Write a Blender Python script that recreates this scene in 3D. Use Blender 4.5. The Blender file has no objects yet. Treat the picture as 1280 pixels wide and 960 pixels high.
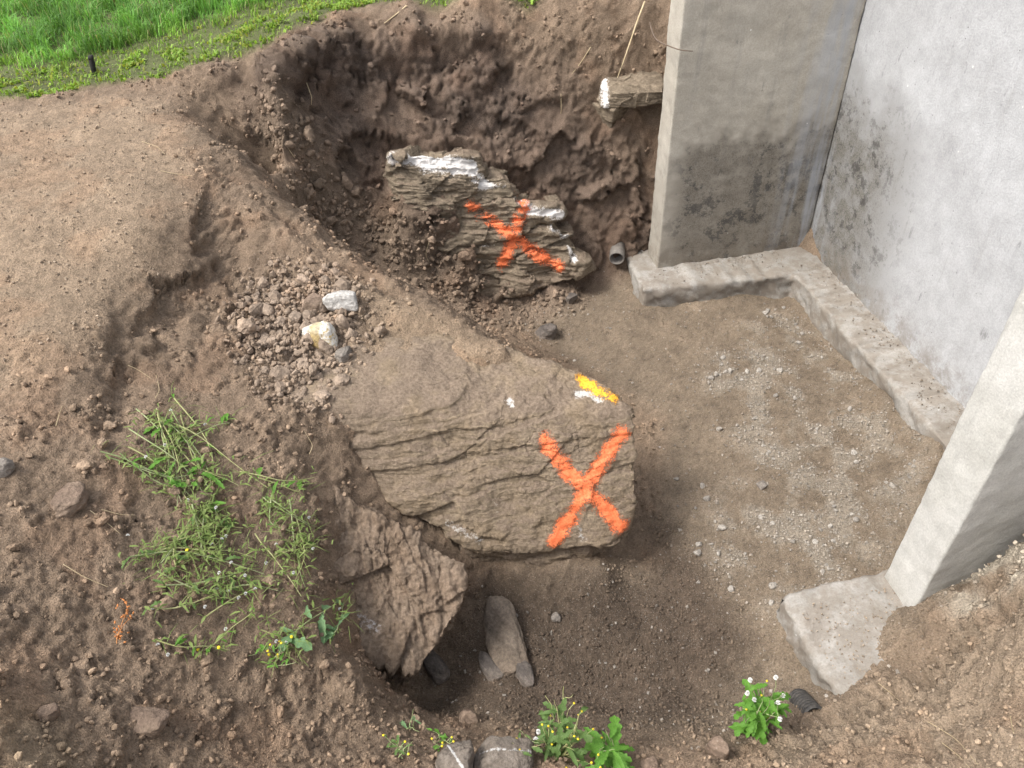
import bpy, math, random
import numpy as np
from mathutils import Matrix, Vector
rng = np.random.default_rng(11); random.seed(11)
SC = bpy.context.scene
COL = SC.collection

# ---------------------------------------------------------------- camera
F_PX = 960.0; CAM = np.array([0.0, 0.0, 3.2])
_down = np.array([58.0, 1089.0, F_PX]); _down /= np.linalg.norm(_down)
_up = -_down
_y = np.array([0, 0, 1.0]) - _up * _up[2]; _y /= np.linalg.norm(_y)
ROT = np.stack([np.cross(_y, _up), _y, _up])
cam_d = bpy.data.cameras.new('camera'); cam = bpy.data.objects.new('camera', cam_d); COL.objects.link(cam)
M = Matrix.Identity(4)
for i in range(3):
    M[i][0] = ROT[i][0]; M[i][1] = -ROT[i][1]; M[i][2] = -ROT[i][2]; M[i][3] = CAM[i]
cam.matrix_world = M
cam_d.sensor_width = 36; cam_d.lens = 27.0; cam_d.clip_start = 0.02; cam_d.clip_end = 500
SC.camera = cam

# ---------------------------------------------------------------- sky, sun, exposure
SUN_AZ = math.radians(-108)     # direction the light comes from, measured from +Y towards +X
SUN_EL = math.radians(56)
w = bpy.data.worlds.new('World'); SC.world = w; w.use_nodes = True
nt = w.node_tree; nt.nodes.clear()
sky = nt.nodes.new('ShaderNodeTexSky'); sky.sky_type = 'NISHITA'; sky.sun_disc = False
sky.sun_elevation = SUN_EL; sky.sun_rotation = SUN_AZ; sky.air_density = 1.0; sky.dust_density = 4.0; sky.ozone_density = 1.0
hs = nt.nodes.new('ShaderNodeHueSaturation'); hs.inputs['Saturation'].default_value = 0.34
bg = nt.nodes.new('ShaderNodeBackground'); bg.inputs['Strength'].default_value = 0.15
wo = nt.nodes.new('ShaderNodeOutputWorld')
nt.links.new(sky.outputs[0], hs.inputs['Color']); nt.links.new(hs.outputs[0], bg.inputs[0]); nt.links.new(bg.outputs[0], wo.inputs[0])
sd = bpy.data.lights.new('sun', 'SUN'); sd.energy = 1.5; sd.angle = math.radians(15); sd.color = (1.0, 0.965, 0.91)
sun = bpy.data.objects.new('sun', sd); COL.objects.link(sun)
_sv = Vector((math.sin(SUN_AZ) * math.cos(SUN_EL), math.cos(SUN_AZ) * math.cos(SUN_EL), math.sin(SUN_EL)))
sun.rotation_euler = _sv.to_track_quat('Z', 'Y').to_euler()
SC.view_settings.view_transform = 'Standard'; SC.view_settings.look = 'None'
SC.view_settings.gamma = 1.0; SC.view_settings.use_curve_mapping = False
SC.view_settings.exposure = 1.15
SC.cycles.max_bounces = 4; SC.cycles.diffuse_bounces = 2; SC.cycles.glossy_bounces = 1; SC.cycles.adaptive_threshold = 0.025; SC.cycles.transparent_max_bounces = 6

# ---------------------------------------------------------------- geometry helpers
def ray(px, py):
    d = ROT @ np.array([px - 640.0, py - 480.0, F_PX]); return d / np.linalg.norm(d)
def at(px, py, z):
    d = ray(px, py); return CAM + d * ((z - CAM[2]) / d[2])
def aty(px, py, y):
    d = ray(px, py); return CAM + d * (y / d[1])
def on_plane(px, py, q, n):
    d = ray(px, py); n = np.asarray(n, float); return CAM + d * (np.dot(np.asarray(q) - CAM, n) / d.dot(n))
def to_px(P):
    c = (np.asarray(P) - CAM) @ ROT
    return np.stack([640 + F_PX * c[..., 0] / c[..., 2], 480 + F_PX * c[..., 1] / c[..., 2], c[..., 2]], -1)

_perm = np.random.default_rng(3).permutation(256); _perm = np.concatenate([_perm, _perm]).astype(np.int64)
_g = np.random.default_rng(4).normal(size=(256, 3)); _g /= np.linalg.norm(_g, axis=1)[:, None]; _g = _g.astype(np.float32)
def noise(p, s=1.0, seed=0):
    """gradient noise, about -0.8..0.8"""
    p = np.asarray(p, float) * s + seed * 17.31
    i = np.floor(p).astype(np.int64); fr = (p - i).astype(np.float32); i &= 255
    u = fr * fr * fr * (fr * (fr * 6 - 15) + 10)
    res = 0
    for dx in (0, 1):
        a = _perm[(i[:, 0] + dx) & 255]; wx = u[:, 0] if dx else 1 - u[:, 0]
        for dy in (0, 1):
            b = _perm[(a + i[:, 1] + dy) & 255]; wy = u[:, 1] if dy else 1 - u[:, 1]
            for dz in (0, 1):
                g = _g[_perm[(b + i[:, 2] + dz) & 255]]
                wz = u[:, 2] if dz else 1 - u[:, 2]
                res = res + wx * wy * wz * (g[:, 0] * (fr[:, 0] - dx) + g[:, 1] * (fr[:, 1] - dy) + g[:, 2] * (fr[:, 2] - dz))
    return res * 1.5
def fbm(p, s, o=4, seed=0, gain=0.5):
    r = 0; a = 1.0
    for k in range(o):
        r = r + a * noise(p, s * 2 ** k, seed + k); a *= gain
    return r
def worley(p, s, seed=0):
    p = np.asarray(p, float) * s + seed * 7.77
    i = np.floor(p).astype(np.int64); fr = (p - i).astype(np.float32)
    f1 = np.full(len(p), 9.0, np.float32); f2 = np.full(len(p), 9.0, np.float32); cid = np.zeros(len(p), np.int64)
    for dx in (-1, 0, 1):
        for dy in (-1, 0, 1):
            for dz in (-1, 0, 1):
                h = _perm[(_perm[(_perm[(i[:, 0] + dx) & 255] + i[:, 1] + dy) & 255] + i[:, 2] + dz) & 255]
                o = (_g[h] * 0.5 + 0.5)
                d = np.sqrt((dx + o[:, 0] - fr[:, 0]) ** 2 + (dy + o[:, 1] - fr[:, 1]) ** 2 + (dz + o[:, 2] - fr[:, 2]) ** 2)
                m = d < f1
                f2 = np.where(m, f1, np.minimum(f2, d)); f1 = np.where(m, d, f1); cid = np.where(m, h, cid)
    return f1, f2, cid
def facets(p, s, seed=0, soft=0.0):
    """broken faces: every cell is a plane with its own tilt, stepping at the cell borders; about -0.5..0.5"""
    p = np.asarray(p, float) * s + seed * 5.13
    i = np.floor(p).astype(np.int64); fr = (p - i).astype(np.float32)
    best = np.full(len(p), 9.0, np.float32); out = np.zeros(len(p), np.float32)
    for dx in (-1, 0, 1):
        for dy in (-1, 0, 1):
            for dz in (-1, 0, 1):
                h = _perm[(_perm[(_perm[(i[:, 0] + dx) & 255] + i[:, 1] + dy) & 255] + i[:, 2] + dz) & 255]
                o = _g[h] * 0.5 + 0.5; v = fr - o; v -= np.array([dx, dy, dz], np.float32)
                d = (v * v).sum(1); m = d < best; best = np.where(m, d, best)
                g = _g[(h * 7 + 13) & 255]; out = np.where(m, (v * g).sum(1) + 0.25 * g[:, 0], out)
    return out
def sstep(a, b, x):
    t = np.clip((x - a) / (b - a), 0, 1); return t * t * (3 - 2 * t)

def mesh_np(name, V, Fq, smooth=True):
    """mesh from numpy arrays; faces (n,3) or (n,4)"""
    me = bpy.data.meshes.new(name)
    V = np.ascontiguousarray(V, np.float32); Fq = np.ascontiguousarray(Fq, np.int32); k = Fq.shape[1]
    me.vertices.add(len(V)); me.vertices.foreach_set('co', V.ravel())
    me.loops.add(Fq.size); me.loops.foreach_set('vertex_index', Fq.ravel())
    me.polygons.add(len(Fq)); me.polygons.foreach_set('loop_start', np.arange(0, Fq.size, k, dtype=np.int32))
    me.update(calc_edges=True)
    me.polygons.foreach_set('use_smooth', np.full(len(Fq), smooth))
    me.update()
    return me
def set_col(me, name, rgb):
    a = me.attributes.new(name, 'FLOAT_COLOR', 'POINT')
    d = np.ones((len(me.vertices), 4), np.float32); d[:, :3] = rgb
    a.data.foreach_set('color', d.ravel())
def set_val(me, name, v):
    a = me.attributes.new(name, 'FLOAT', 'POINT'); a.data.foreach_set('value', np.ascontiguousarray(v, np.float32))
def normals_of(V, Fq):
    n = np.zeros_like(V)
    a, b, c = V[Fq[:, 0]], V[Fq[:, 1]], V[Fq[:, 2]]
    fn = np.cross(c - a, (V[Fq[:, 3]] if Fq.shape[1] == 4 else b) - (b if Fq.shape[1] == 4 else a)) if Fq.shape[1] == 4 else np.cross(b - a, c - a)
    for k in range(Fq.shape[1]): np.add.at(n, Fq[:, k], fn)
    return n / (np.linalg.norm(n, axis=1)[:, None] + 1e-12)
def grid_normals(P):
    du = np.gradient(P, axis=1); dv = np.gradient(P, axis=0)
    n = np.cross(du, dv); n /= np.linalg.norm(n, axis=2)[..., None] + 1e-12
    n[n[..., 2] < 0] *= 1
    return n
def obj(name, me, m, parent=None, loc=None):
    o = bpy.data.objects.new(name, me); COL.objects.link(o)
    if m is not None and me is not None and not me.materials: me.materials.append(m)
    if parent: o.parent = parent
    if loc is not None: o.location = [float(c) for c in loc]
    return o
def tag(o, label=None, cat=None, group=None, kind=None):
    if label: o['label'] = label
    if cat: o['category'] = cat
    if group: o['group'] = group
    if kind: o['kind'] = kind
    return o
def empty(name, loc, rz=0.0):
    o = bpy.data.objects.new(name, None); o.empty_display_size = 0.1; COL.objects.link(o)
    o.location = [float(c) for c in loc]; o.rotation_euler = (0, 0, rz); return o

# ---------------------------------------------------------------- materials
class NT:
    def __init__(s, name):
        s.m = bpy.data.materials.new(name); s.m.use_nodes = True; s.t = s.m.node_tree
        s.b = s.t.nodes['Principled BSDF']; s.b.inputs['Specular IOR Level'].default_value = 0.25
        s.b.inputs['Roughness'].default_value = 0.9
    def n(s, ty, **k):
        x = s.t.nodes.new(ty)
        for a, b in k.items(): setattr(x, a, b)
        return x
    def l(s, a, b): s.t.links.new(a, b)
    def val(s, x, sock):
        if hasattr(x, 'is_output'): s.l(x, sock)
        else: sock.default_value = x if not isinstance(x, tuple) or len(x) != 3 or sock.type != 'RGBA' else (*x, 1)
    def coord(s, kind='Object'): return s.n('ShaderNodeTexCoord').outputs[kind]
    def noise(s, vec, sc, det=5, rough=0.6, dist=0.0, out='Fac'):
        x = s.n('ShaderNodeTexNoise'); x.inputs['Scale'].default_value = sc; x.inputs['Detail'].default_value = det
        x.inputs['Roughness'].default_value = rough; x.inputs['Distortion'].default_value = dist
        if vec is not None: s.l(vec, x.inputs['Vector'])
        return x.outputs[out]
    def vor(s, vec, sc, feat='F1', out='Distance'):
        x = s.n('ShaderNodeTexVoronoi', feature=feat); x.inputs['Scale'].default_value = sc
        if vec is not None: s.l(vec, x.inputs['Vector'])
        return x.outputs[out]
    def ramp(s, f, a, b, c0=0.0, c1=1.0):
        x = s.n('ShaderNodeMapRange', interpolation_type='SMOOTHSTEP'); s.val(f, x.inputs[0])
        for i, v in zip((1, 2, 3, 4), (a, b, c0, c1)): s.val(v, x.inputs[i])
        return x.outputs[0]
    def math(s, op, a, b=0.0):
        x = s.n('ShaderNodeMath', operation=op); s.val(a, x.inputs[0]); s.val(b, x.inputs[1]); return x.outputs[0]
    def mix(s, f, a, b, blend='MIX'):
        x = s.n('ShaderNodeMix', data_type='RGBA', blend_type=blend); s.val(f, x.inputs[0]); s.val(a, x.inputs[6]); s.val(b, x.inputs[7]); return x.outputs[2]
    def attr(s, name, out='Color'): return s.n('ShaderNodeAttribute', attribute_name=name).outputs[out]
    def mapv(s, vec, scale=(1, 1, 1), rot=(0, 0, 0)):
        x = s.n('ShaderNodeMapping'); s.l(vec, x.inputs[0]); x.inputs['Scale'].default_value = scale; x.inputs['Rotation'].default_value = rot; return x.outputs[0]
    def sep(s, vec):
        x = s.n('ShaderNodeSeparateXYZ'); s.l(vec, x.inputs[0]); return x.outputs
    def bump(s, h, strength, dist, prev=None):
        x = s.n('ShaderNodeBump'); x.inputs['Strength'].default_value = strength; x.inputs['Distance'].default_value = dist
        s.l(h, x.inputs['Height'])
        if prev is not None: s.l(prev, x.inputs['Normal'])
        return x.outputs[0]
    def done(s, col=None, rough=None, nrm=None):
        if col is not None: s.val(col, s.b.inputs['Base Color'])
        if rough is not None: s.val(rough, s.b.inputs['Roughness'])
        if nrm is not None: s.l(nrm, s.b.inputs['Normal'])
        return s.m

def soil_material():
    s = NT('soil'); v = s.coord('Object'); c = s.attr('soil')
    n2 = s.noise(v, 130, 3, 0.75)
    c = s.mix(1.0, c, s.ramp(n2, 0.25, 0.75, 0.62, 1.38), 'MULTIPLY')
    gr = s.math('MULTIPLY', s.ramp(s.vor(v, 95), 0.20, 0.12, 0, 1), s.attr('grit', 'Fac'))
    c = s.mix(gr, c, s.mix(0.6, c, (0.38, 0.35, 0.31, 1)))
    return s.done(c, 0.95, s.bump(n2, 1.0, 0.012))
def rock_material(name, base, alt, lam=(0, 0, 1), lam_scale=60, white=(0.62, 0.60, 0.56)):
    s = NT(name); v = s.coord('Object')
    warp = s.noise(v, 3.0, 2, 0.5, 0, 'Color')
    mx = s.n('ShaderNodeVectorMath', operation='MULTIPLY_ADD'); s.l(warp, mx.inputs[0]); mx.inputs[1].default_value = (0.05,) * 3; s.l(v, mx.inputs[2])
    dt = s.n('ShaderNodeVectorMath', operation='DOT_PRODUCT'); s.l(mx.outputs[0], dt.inputs[0]); dt.inputs[1].default_value = lam
    cb = s.n('ShaderNodeCombineXYZ'); s.l(s.math('MULTIPLY', dt.outputs['Value'], lam_scale), cb.inputs[2])
    sep = s.n('ShaderNodeVectorMath', operation='SCALE'); s.l(v, sep.inputs[0]); sep.inputs['Scale'].default_value = 4.0
    ad = s.n('ShaderNodeVectorMath', operation='ADD'); s.l(cb.outputs[0], ad.inputs[0]); s.l(sep.outputs[0], ad.inputs[1])
    lamn = s.noise(ad.outputs[0], 1.0, 3, 0.6)
    n1 = s.noise(v, 6, 4, 0.65); n2 = s.noise(v, 70, 4, 0.75)
    c = s.mix(s.ramp(n1, 0.35, 0.65), base, alt)
    c = s.mix(1.0, c, s.ramp(lamn, 0.25, 0.75, 0.66, 1.28), 'MULTIPLY')
    c = s.mix(1.0, c, s.ramp(n2, 0.25, 0.75, 0.68, 1.32), 'MULTIPLY')
    # soil clinging to it
    c = s.mix(s.math('MULTIPLY', s.attr('dirt', 'Fac'), s.ramp(n1, 0.34, 0.56, 0.25, 1)), c, s.mix(s.ramp(n2, 0.3, 0.7), (0.125, 0.092, 0.066, 1), (0.245, 0.188, 0.138, 1)))
    wm = s.ramp(s.math('ADD', s.attr('white', 'Fac'), s.math('MULTIPLY', s.math('SUBTRACT', n2, 0.5), 1.5)), 0.42, 0.72)
    c = s.mix(wm, c, white)
    h = s.math('ADD', s.math('MULTIPLY', lamn, 1.0), s.math('MULTIPLY', n2, 0.8))
    return s.done(c, 0.88, s.bump(h, 0.9, 0.012))
def simple_material(name, c0, c1, sc=30, rough=0.8, bump=0.3, dist=0.004, spec=0.25):
    s = NT(name); v = s.coord('Object'); n = s.noise(v, sc, 5, 0.65)
    s.b.inputs['Specular IOR Level'].default_value = spec
    return s.done(s.mix(s.ramp(n, 0.3, 0.7), (*c0, 1), (*c1, 1)), rough, s.bump(n, bump, dist))
def leaf_material(name, c0, c1, trans=0.35):
    s = NT(name); oi = s.n('ShaderNodeObjectInfo'); v = s.coord('Object')
    n = s.noise(v, 24, 3)
    c = s.mix(s.ramp(n, 0.3, 0.7), (*c0, 1), (*c1, 1))
    tr = s.n('ShaderNodeBsdfTranslucent'); s.l(s.mix(1.0, c, (1.25, 1.3, 0.7, 1), 'MULTIPLY'), tr.inputs[0])
    mx = s.n('ShaderNodeMixShader'); mx.inputs[0].default_value = trans
    s.done(c, 0.6); s.l(s.b.outputs[0], mx.inputs[1]); s.l(tr.outputs[0], mx.inputs[2])
    s.l(mx.outputs[0], s.t.nodes['Material Output'].inputs[0]); return s.m
SOIL = soil_material()
# ---------------------------------------------------------------- the ground: one sheet, shaped from surveyed points
STR_O = np.array([2.11, 4.60]); STR_A = math.radians(10)
E1 = np.array([math.cos(STR_A), math.sin(STR_A)]); E2 = np.array([math.sin(STR_A), -math.cos(STR_A)])
def ab(a, b, z): q = STR_O + a * E1 + b * E2; return np.array([q[0], q[1], z])   # frame of the concrete wall
PIX = [
 # terrace rim and lawn edge
 (0,130,1.62),(100,122,1.62),(200,108,1.63),(270,88,1.66),(340,62,1.70),(400,36,1.73),(445,14,1.76),(520,8,1.78),(600,6,1.79),
 (0,60,1.66),(150,60,1.67),(260,50,1.70),(360,15,1.76),(0,0,1.70),(200,0,1.75),(350,0,1.78),
 # trodden ground left
 (0,200,1.57),(100,190,1.57),(190,180,1.56),(0,300,1.52),(100,290,1.51),(170,290,1.49),(210,290,1.45),(0,400,1.43),(80,400,1.42),(140,400,1.37),(0,500,1.34),(80,480,1.34),(130,470,1.28),
 (210,130,1.60),(250,160,1.53),(230,200,1.53),(280,210,1.45),(260,250,1.44),
 # ridge that runs down to the boulder (its crest is the skyline of the gully)
 (300,190,1.46),(335,240,1.36),(380,285,1.26),(430,325,1.16),(480,355,1.09),(530,380,1.03),(560,395,0.99),(600,420,0.93),(640,447,0.88),
 # slope inside the ridge
 (250,320,1.32),(300,320,1.24),(350,350,1.14),(240,380,1.23),(300,400,1.13),(360,420,1.06),(420,400,1.06),(480,420,1.00),(540,430,0.95),
 (190,450,1.22),(260,460,1.13),(330,470,1.06),(400,480,0.99),(470,470,0.95),(530,480,0.90),(600,470,0.86),
 (130,560,1.22),(200,560,1.12),(270,560,1.04),(340,560,0.97),(400,560,0.88),(425,520,0.93),
 (0,600,1.29),(60,640,1.22),(130,660,1.13),(200,660,1.03),(270,660,0.94),(340,660,0.86),(392,640,0.80),
 (0,720,1.23),(80,760,1.12),(160,760,1.03),(240,760,0.92),(320,760,0.82),(380,740,0.76),(400,790,0.68),
 (0,840,1.20),(80,850,1.08),(160,860,0.98),(240,860,0.86),(320,860,0.73),(400,860,0.60),(450,835,0.56),
 (60,880,1.14),(100,930,1.10),(0,880,1.25),(0,960,1.27),(60,960,1.20),(130,960,1.03),(200,940,0.93),(280,940,0.79),(360,940,0.66),(430,930,0.55),(470,880,0.50),
 # near lip of the hole
 (488,893,0.44),(540,925,0.42),(600,945,0.42),(680,955,0.42),(760,958,0.40),(830,958,0.38),(885,945,0.36),(930,955,0.36),(970,925,0.30),(1020,900,0.25),
 # bank right of the hole, piled on footing and against the near wing wall
 (1050,880,0.22),(1090,860,0.24),(1130,835,0.25),(1100,910,0.34),(1180,850,0.42),(1240,880,0.58),(1280,900,0.72),(1280,820,0.70),(1220,800,0.52),(1160,805,0.32),(1215,720,.52),(1280,700,.74),(1280,960,0.80),(1180,940,0.55),(1080,950,0.42),
 # gully behind the ridge
 (362,262,.88),(400,262,.82),(440,262,.75),(480,290,.60),(400,300,.72),(440,330,.52),(520,330,.42),(480,350,.38),(560,345,.30),(540,380,.20),(600,380,.12),(640,400,.05),(690,385,.04),(620,352,.18),(680,358,.10),
 # soil between boulder and ribbed slab, and the pedestal under the boulder
 (470,628,.60),(540,672,.40),(600,706,.22),(650,712,.15),(700,714,.14),(755,712,.13),(640,748,.03),(700,750,.01),(780,742,0),
 # floor of the excavation
 (700,420,0.03),(780,420,0),(880,400,0),(960,400,0),(760,380,0.02),(720,440,0),(850,480,0),(950,480,0),(1050,480,0),(1130,560,0),(900,560,0),(1000,600,0),(850,620,0),(1090,660,0),(950,700,0),(860,720,0),(930,800,-0.02),(830,800,-0.02),(740,800,-0.02),(860,880,-0.03),(760,880,-0.03),(680,860,-0.02),(640,800,0.02),(600,860,-0.02),(560,880,-0.05),(960,870,-0.02),(1010,860,0.0),(520,885,-0.06),(1050,700,0),
]
CTRL = [at(*p) for p in PIX]
def lean_pt(px, py, yr, zr, lean):                     # a spot on a bank face that leans back from its rim
    d = ray(px, py); c = yr - lean * zr; t = (c + lean * CAM[2]) / (d[1] - lean * d[2]); return CAM + d * t
for x in (-1.6,-1.0,-0.4,0.2,0.7,1.1): CTRL += [np.array([x, 5.62, 1.765]), np.array([x, 5.95, 1.77]), np.array([x, 6.4, 1.78])]
for x in (0.2,0.5,0.75,0.95): CTRL += [np.array([x, 5.33, 1.735]), np.array([x, 4.45, 0.0])]
for x in (0.5,0.75,0.95): CTRL += [np.array([x, 4.70, 0.02])]
for x, y in ((-1.2,5.18),(-0.9,5.28),(-0.55,5.33),(-0.2,5.36),(0.15,5.37),(0.45,5.36)): CTRL += [np.array([x, y, 1.79]), np.array([x, y + 0.10, 1.795])]
for px, pys, yr, zr, lean in [(345,(110,170,215),4.62,1.69,.62),(390,(80,140,200),4.90,1.72,.60),(440,(60,120,180,235),5.14,1.75,.52),(500,(45,100,150,188),5.25,1.76,.47),(560,(45,100,150,188),5.30,1.77,.44),(640,(45,100,150,195),5.30,1.77,.40),
                              (700,(50,110,170,230),5.28,1.76,.32),(750,(60,120,180,240,300),5.28,1.74,.27),(790,(60,140,220,300),5.30,1.73,.26),(822,(60,140,220,300),5.32,1.73,.27)]:
    for py in pys: CTRL.append(lean_pt(px, py, yr, zr, lean))
# ledge of rock in that bank: the soil stays behind its face
_k1, _k2, _k3 = aty(490, 235, 4.60), aty(735, 345, 4.56), aty(650, 250, 4.67)
kq = _k1; kn = np.cross(_k2 - _k1, _k3 - _k1); kn /= np.linalg.norm(kn); kn = -kn if kn[1] > 0 else kn
def kp(px, py, off=0.0): return on_plane(px, py, kq + kn * off, kn)
for px, py in [(500,255),(540,262),(540,290),(570,305),(585,335),(530,315)]: CTRL.append(kp(px, py) + kn * 0.03)
for px, py, z in [(600,265,.50),(640,290,.24),(680,315,.14),(715,330,.08)]:
    q = kp(px, py) - kn * 0.08; CTRL.append(np.array([q[0], q[1], z]))
for a in (-0.8, -0.45, 0.0): CTRL.append(ab(a, 0.0, 0.0)); CTRL.append(ab(a, -0.30, 0.0))
for b in (0.3, 0.9, 1.5, 2.1, 2.6): CTRL.append(ab(0.0, b, 0.0)); CTRL.append(ab(0.2, b, 0.0)); CTRL.append(ab(0.8, b, 1.5)); CTRL.append(ab(1.8, b, 1.7))
CTRL += [ab(-0.14, 1.3, 0.06), ab(-0.14, 1.7, 0.09), ab(-0.14, 2.1, 0.10), ab(-0.35, 1.9, 0.02)]
for a in (-1.3, -0.9, -0.5, -0.1): CTRL.append(ab(a, 2.42, 0.0)); CTRL.append(ab(a, 2.58, 0.05 + 0.0 * a))
CTRL += [ab(-0.80, 2.74, 0.40), ab(-0.75, 2.76, 0.50), ab(-0.6, 2.76, 0.70), ab(-0.4, 2.76, 0.92), ab(-0.2, 2.8, 1.05), ab(0.3, 2.9, 1.25), ab(0.3, 3.6, 1.35), ab(-0.2, 3.4, 1.05), ab(1.0, 3.2, 1.5)]
for a in (-0.80, -0.5, -0.2, 0.3): CTRL.append(ab(a, -0.60, 1.50)); CTRL.append(ab(a, -0.90, 1.70)); CTRL.append(ab(a, -1.6, 1.76))
CTRL += [ab(-1.05, -0.95, 1.70)]
for x, y, z in [(0,-0.3,1.58),(-1,-0.3,1.6),(1,-0.3,1.45),(0,0.3,1.22),(0.8,0.3,1.10),(-0.9,0.4,1.42),(-1.8,0.5,1.55),(-0.4,0.55,0.98),(0.4,0.6,0.86),(1.6,0.4,1.30),(2.4,0.8,1.5),(0,0.8,0.66),
                (-3,1,1.6),(-3.2,2.5,1.6),(-4,4,1.66),(-4.5,6,1.72),(-2,7,1.78),(0,7,1.8),(2,7,1.78),(4,7,1.78),(-2,-1,1.62),(0,-1,1.62),(2,-1,1.6),(4,1,1.7),(4.4,4,1.75),(-1,8,1.8),(3,8,1.8),
                # core of soil under the boulder, kept inside the stone
                (0.20,2.42,0.20),(-0.10,2.40,0.24),(0.28,2.62,0.15),(-0.30,2.45,0.40),(0.05,2.55,0.55),(-0.35,2.58,0.74),(-0.62,2.42,0.72),
                (0.42,2.35,0.0),(0.42,2.6,0.0),(0.35,2.9,0.02),(-0.40,1.80,-0.03),(-0.46,1.62,-0.05)]:
    CTRL.append(np.array([x, y, z], float))
CTRL = np.array(CTRL)
# drop near-duplicates, then a linear-kernel radial basis fit
keep = []
for i, c in enumerate(CTRL):
    if all(np.hypot(*(c[:2] - CTRL[j][:2])) > 0.03 for j in keep): keep.append(i)
CTRL = CTRL[keep]
def rbf_fit(P, val, lam=0.004):
    D = np.sqrt(((P[:, None, :2] - P[None, :, :2]) ** 2).sum(-1) + 0.0016)
    n = len(P); A = np.zeros((n + 1, n + 1)); A[:n, :n] = -D + 0; A[np.arange(n), np.arange(n)] += lam
    A[:n, n] = 1; A[n, :n] = 1
    return np.linalg.solve(A, np.append(val, 0))
_w = rbf_fit(CTRL, CTRL[:, 2])
def base_h(x, y):
    sh = np.shape(x); x = np.ravel(x); y = np.ravel(y); out = np.empty(len(x))
    for i in range(0, len(x), 60000):
        d = np.sqrt((x[i:i+60000, None] - CTRL[None, :, 0]) ** 2 + (y[i:i+60000, None] - CTRL[None, :, 1]) ** 2 + 0.0016)
        out[i:i+60000] = -d @ _w[:-1] + _w[-1]
    return out.reshape(sh)
# coarse lattice of the fitted surface, then bilinear look-ups
LX = np.linspace(-9, 9, 451); LY = np.linspace(-2, 10, 401)
_gx, _gy = np.meshgrid(LX, LY); LZ = base_h(_gx, _gy)
_edge = np.maximum(np.maximum(np.abs(_gx) - 5.5, 0) / 2.5, np.maximum(np.maximum(_gy - 7.8, -0.9 - _gy), 0) / 1.0).clip(0, 1)
LZ = LZ * (1 - _edge) + 1.74 * _edge
def hgt(x, y):
    fx = np.clip((x - LX[0]) / (LX[1] - LX[0]), 0, len(LX) - 1.001); fy = np.clip((y - LY[0]) / (LY[1] - LY[0]), 0, len(LY) - 1.001)
    ix = fx.astype(int); iy = fy.astype(int); ax = fx - ix; ay = fy - iy
    return (LZ[iy, ix] * (1 - ax) + LZ[iy, ix + 1] * ax) * (1 - ay) + (LZ[iy + 1, ix] * (1 - ax) + LZ[iy + 1, ix + 1] * ax) * ay
NU, NV = 690, 740
uc = np.linspace(-1, 1, NU)
ext = 1 + np.cumsum(0.02 * 1.32 ** np.arange(22))
U = np.concatenate([-ext[::-1], uc, ext])
yy = np.linspace(-0.9, 7.6, 1200)
def fan(u, y): return u * (1.7 + 0.70 * np.maximum(y, 0)) + 0.0 * y
Xc = fan(U[None, :], yy[:, None]); Zc = hgt(Xc, np.repeat(yy[:, None], len(U), 1))
# rows follow the arc length of each column, denser near the camera, so steep faces get as many vertices as flat ground
dz = np.diff(Zc, axis=0); dy = np.diff(yy)[:, None]; rng_c = np.sqrt(Xc ** 2 * 0 + yy[:, None] ** 2 + (3.2 - Zc) ** 2)
seg = np.sqrt(dz ** 2 + dy ** 2) / (0.8 + rng_c[1:])
k = np.ones(25) / 25
seg = np.apply_along_axis(lambda r: np.convolve(np.pad(r, 12, 'edge'), k, 'valid'), 1, seg)
cum = np.concatenate([np.zeros((1, seg.shape[1])), np.cumsum(seg, 0)], 0); cum /= cum[-1]
tv = np.linspace(0, 1, NV)
Yg = np.stack([np.interp(tv, cum[:, j], yy) for j in range(len(U))], 1)
far = 7.6 + np.cumsum(0.03 * 1.28 ** np.arange(26)); near = -0.9 - np.cumsum(0.03 * 1.28 ** np.arange(24))
Yg = np.concatenate([np.repeat(near[::-1][:, None], len(U), 1), Yg, np.repeat(far[:, None], len(U), 1)], 0)
Xg = fan(U[None, :], Yg); Zg = hgt(Xg, Yg)
P = np.stack([Xg, Yg, Zg], -1)
NRM = grid_normals(P); NRM = np.where(NRM[..., 2:3] < 0, -NRM, NRM)
R_, C_ = P.shape[:2]
Pf = P.reshape(-1, 3).copy(); Nf = NRM.reshape(-1, 3)
GPX = to_px(Pf)                                        # only used to look up where a surveyed spot lies
steep = 1 - Nf[:, 2]
inner = (np.abs(Pf[:, 0]) < 5.5) & (Pf[:, 1] < 7.6) & (Pf[:, 1] > -0.9)
# ---- zones in plan (metres), soft edges
def poly_mask(pts, soft=0.1):
    q = np.array([p[:2] for p in pts]); x, y = Pf[:, 0], Pf[:, 1]
    ins = np.zeros(len(x), bool); dmin = np.full(len(x), 1e9)
    for i in range(len(q)):
        a, b = q[i], q[(i + 1) % len(q)]
        c = ((a[1] > y) != (b[1] > y)) & (x < (b[0] - a[0]) * (y - a[1]) / (b[1] - a[1] + 1e-12) + a[0]); ins ^= c
        ab_ = b - a; t = np.clip(((x - a[0]) * ab_[0] + (y - a[1]) * ab_[1]) / (ab_ @ ab_), 0, 1)
        dmin = np.minimum(dmin, np.hypot(x - a[0] - t * ab_[0], y - a[1] - t * ab_[1]))
    return sstep(-soft, soft, np.where(ins, dmin, -dmin))
def pm(pix, soft=0.1): return poly_mask([at(*p) for p in pix], soft)
lawn_line = [(-900,118,1.62),(0,124,1.62),(60,120,1.62),(130,106,1.63),(200,99,1.64),(262,82,1.66),(300,74,1.68),(345,54,1.71),(400,30,1.74),(440,10,1.76),(480,2,1.785),(540,3,1.79),(600,-3,1.79),(660,-1,1.785)]
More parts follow.
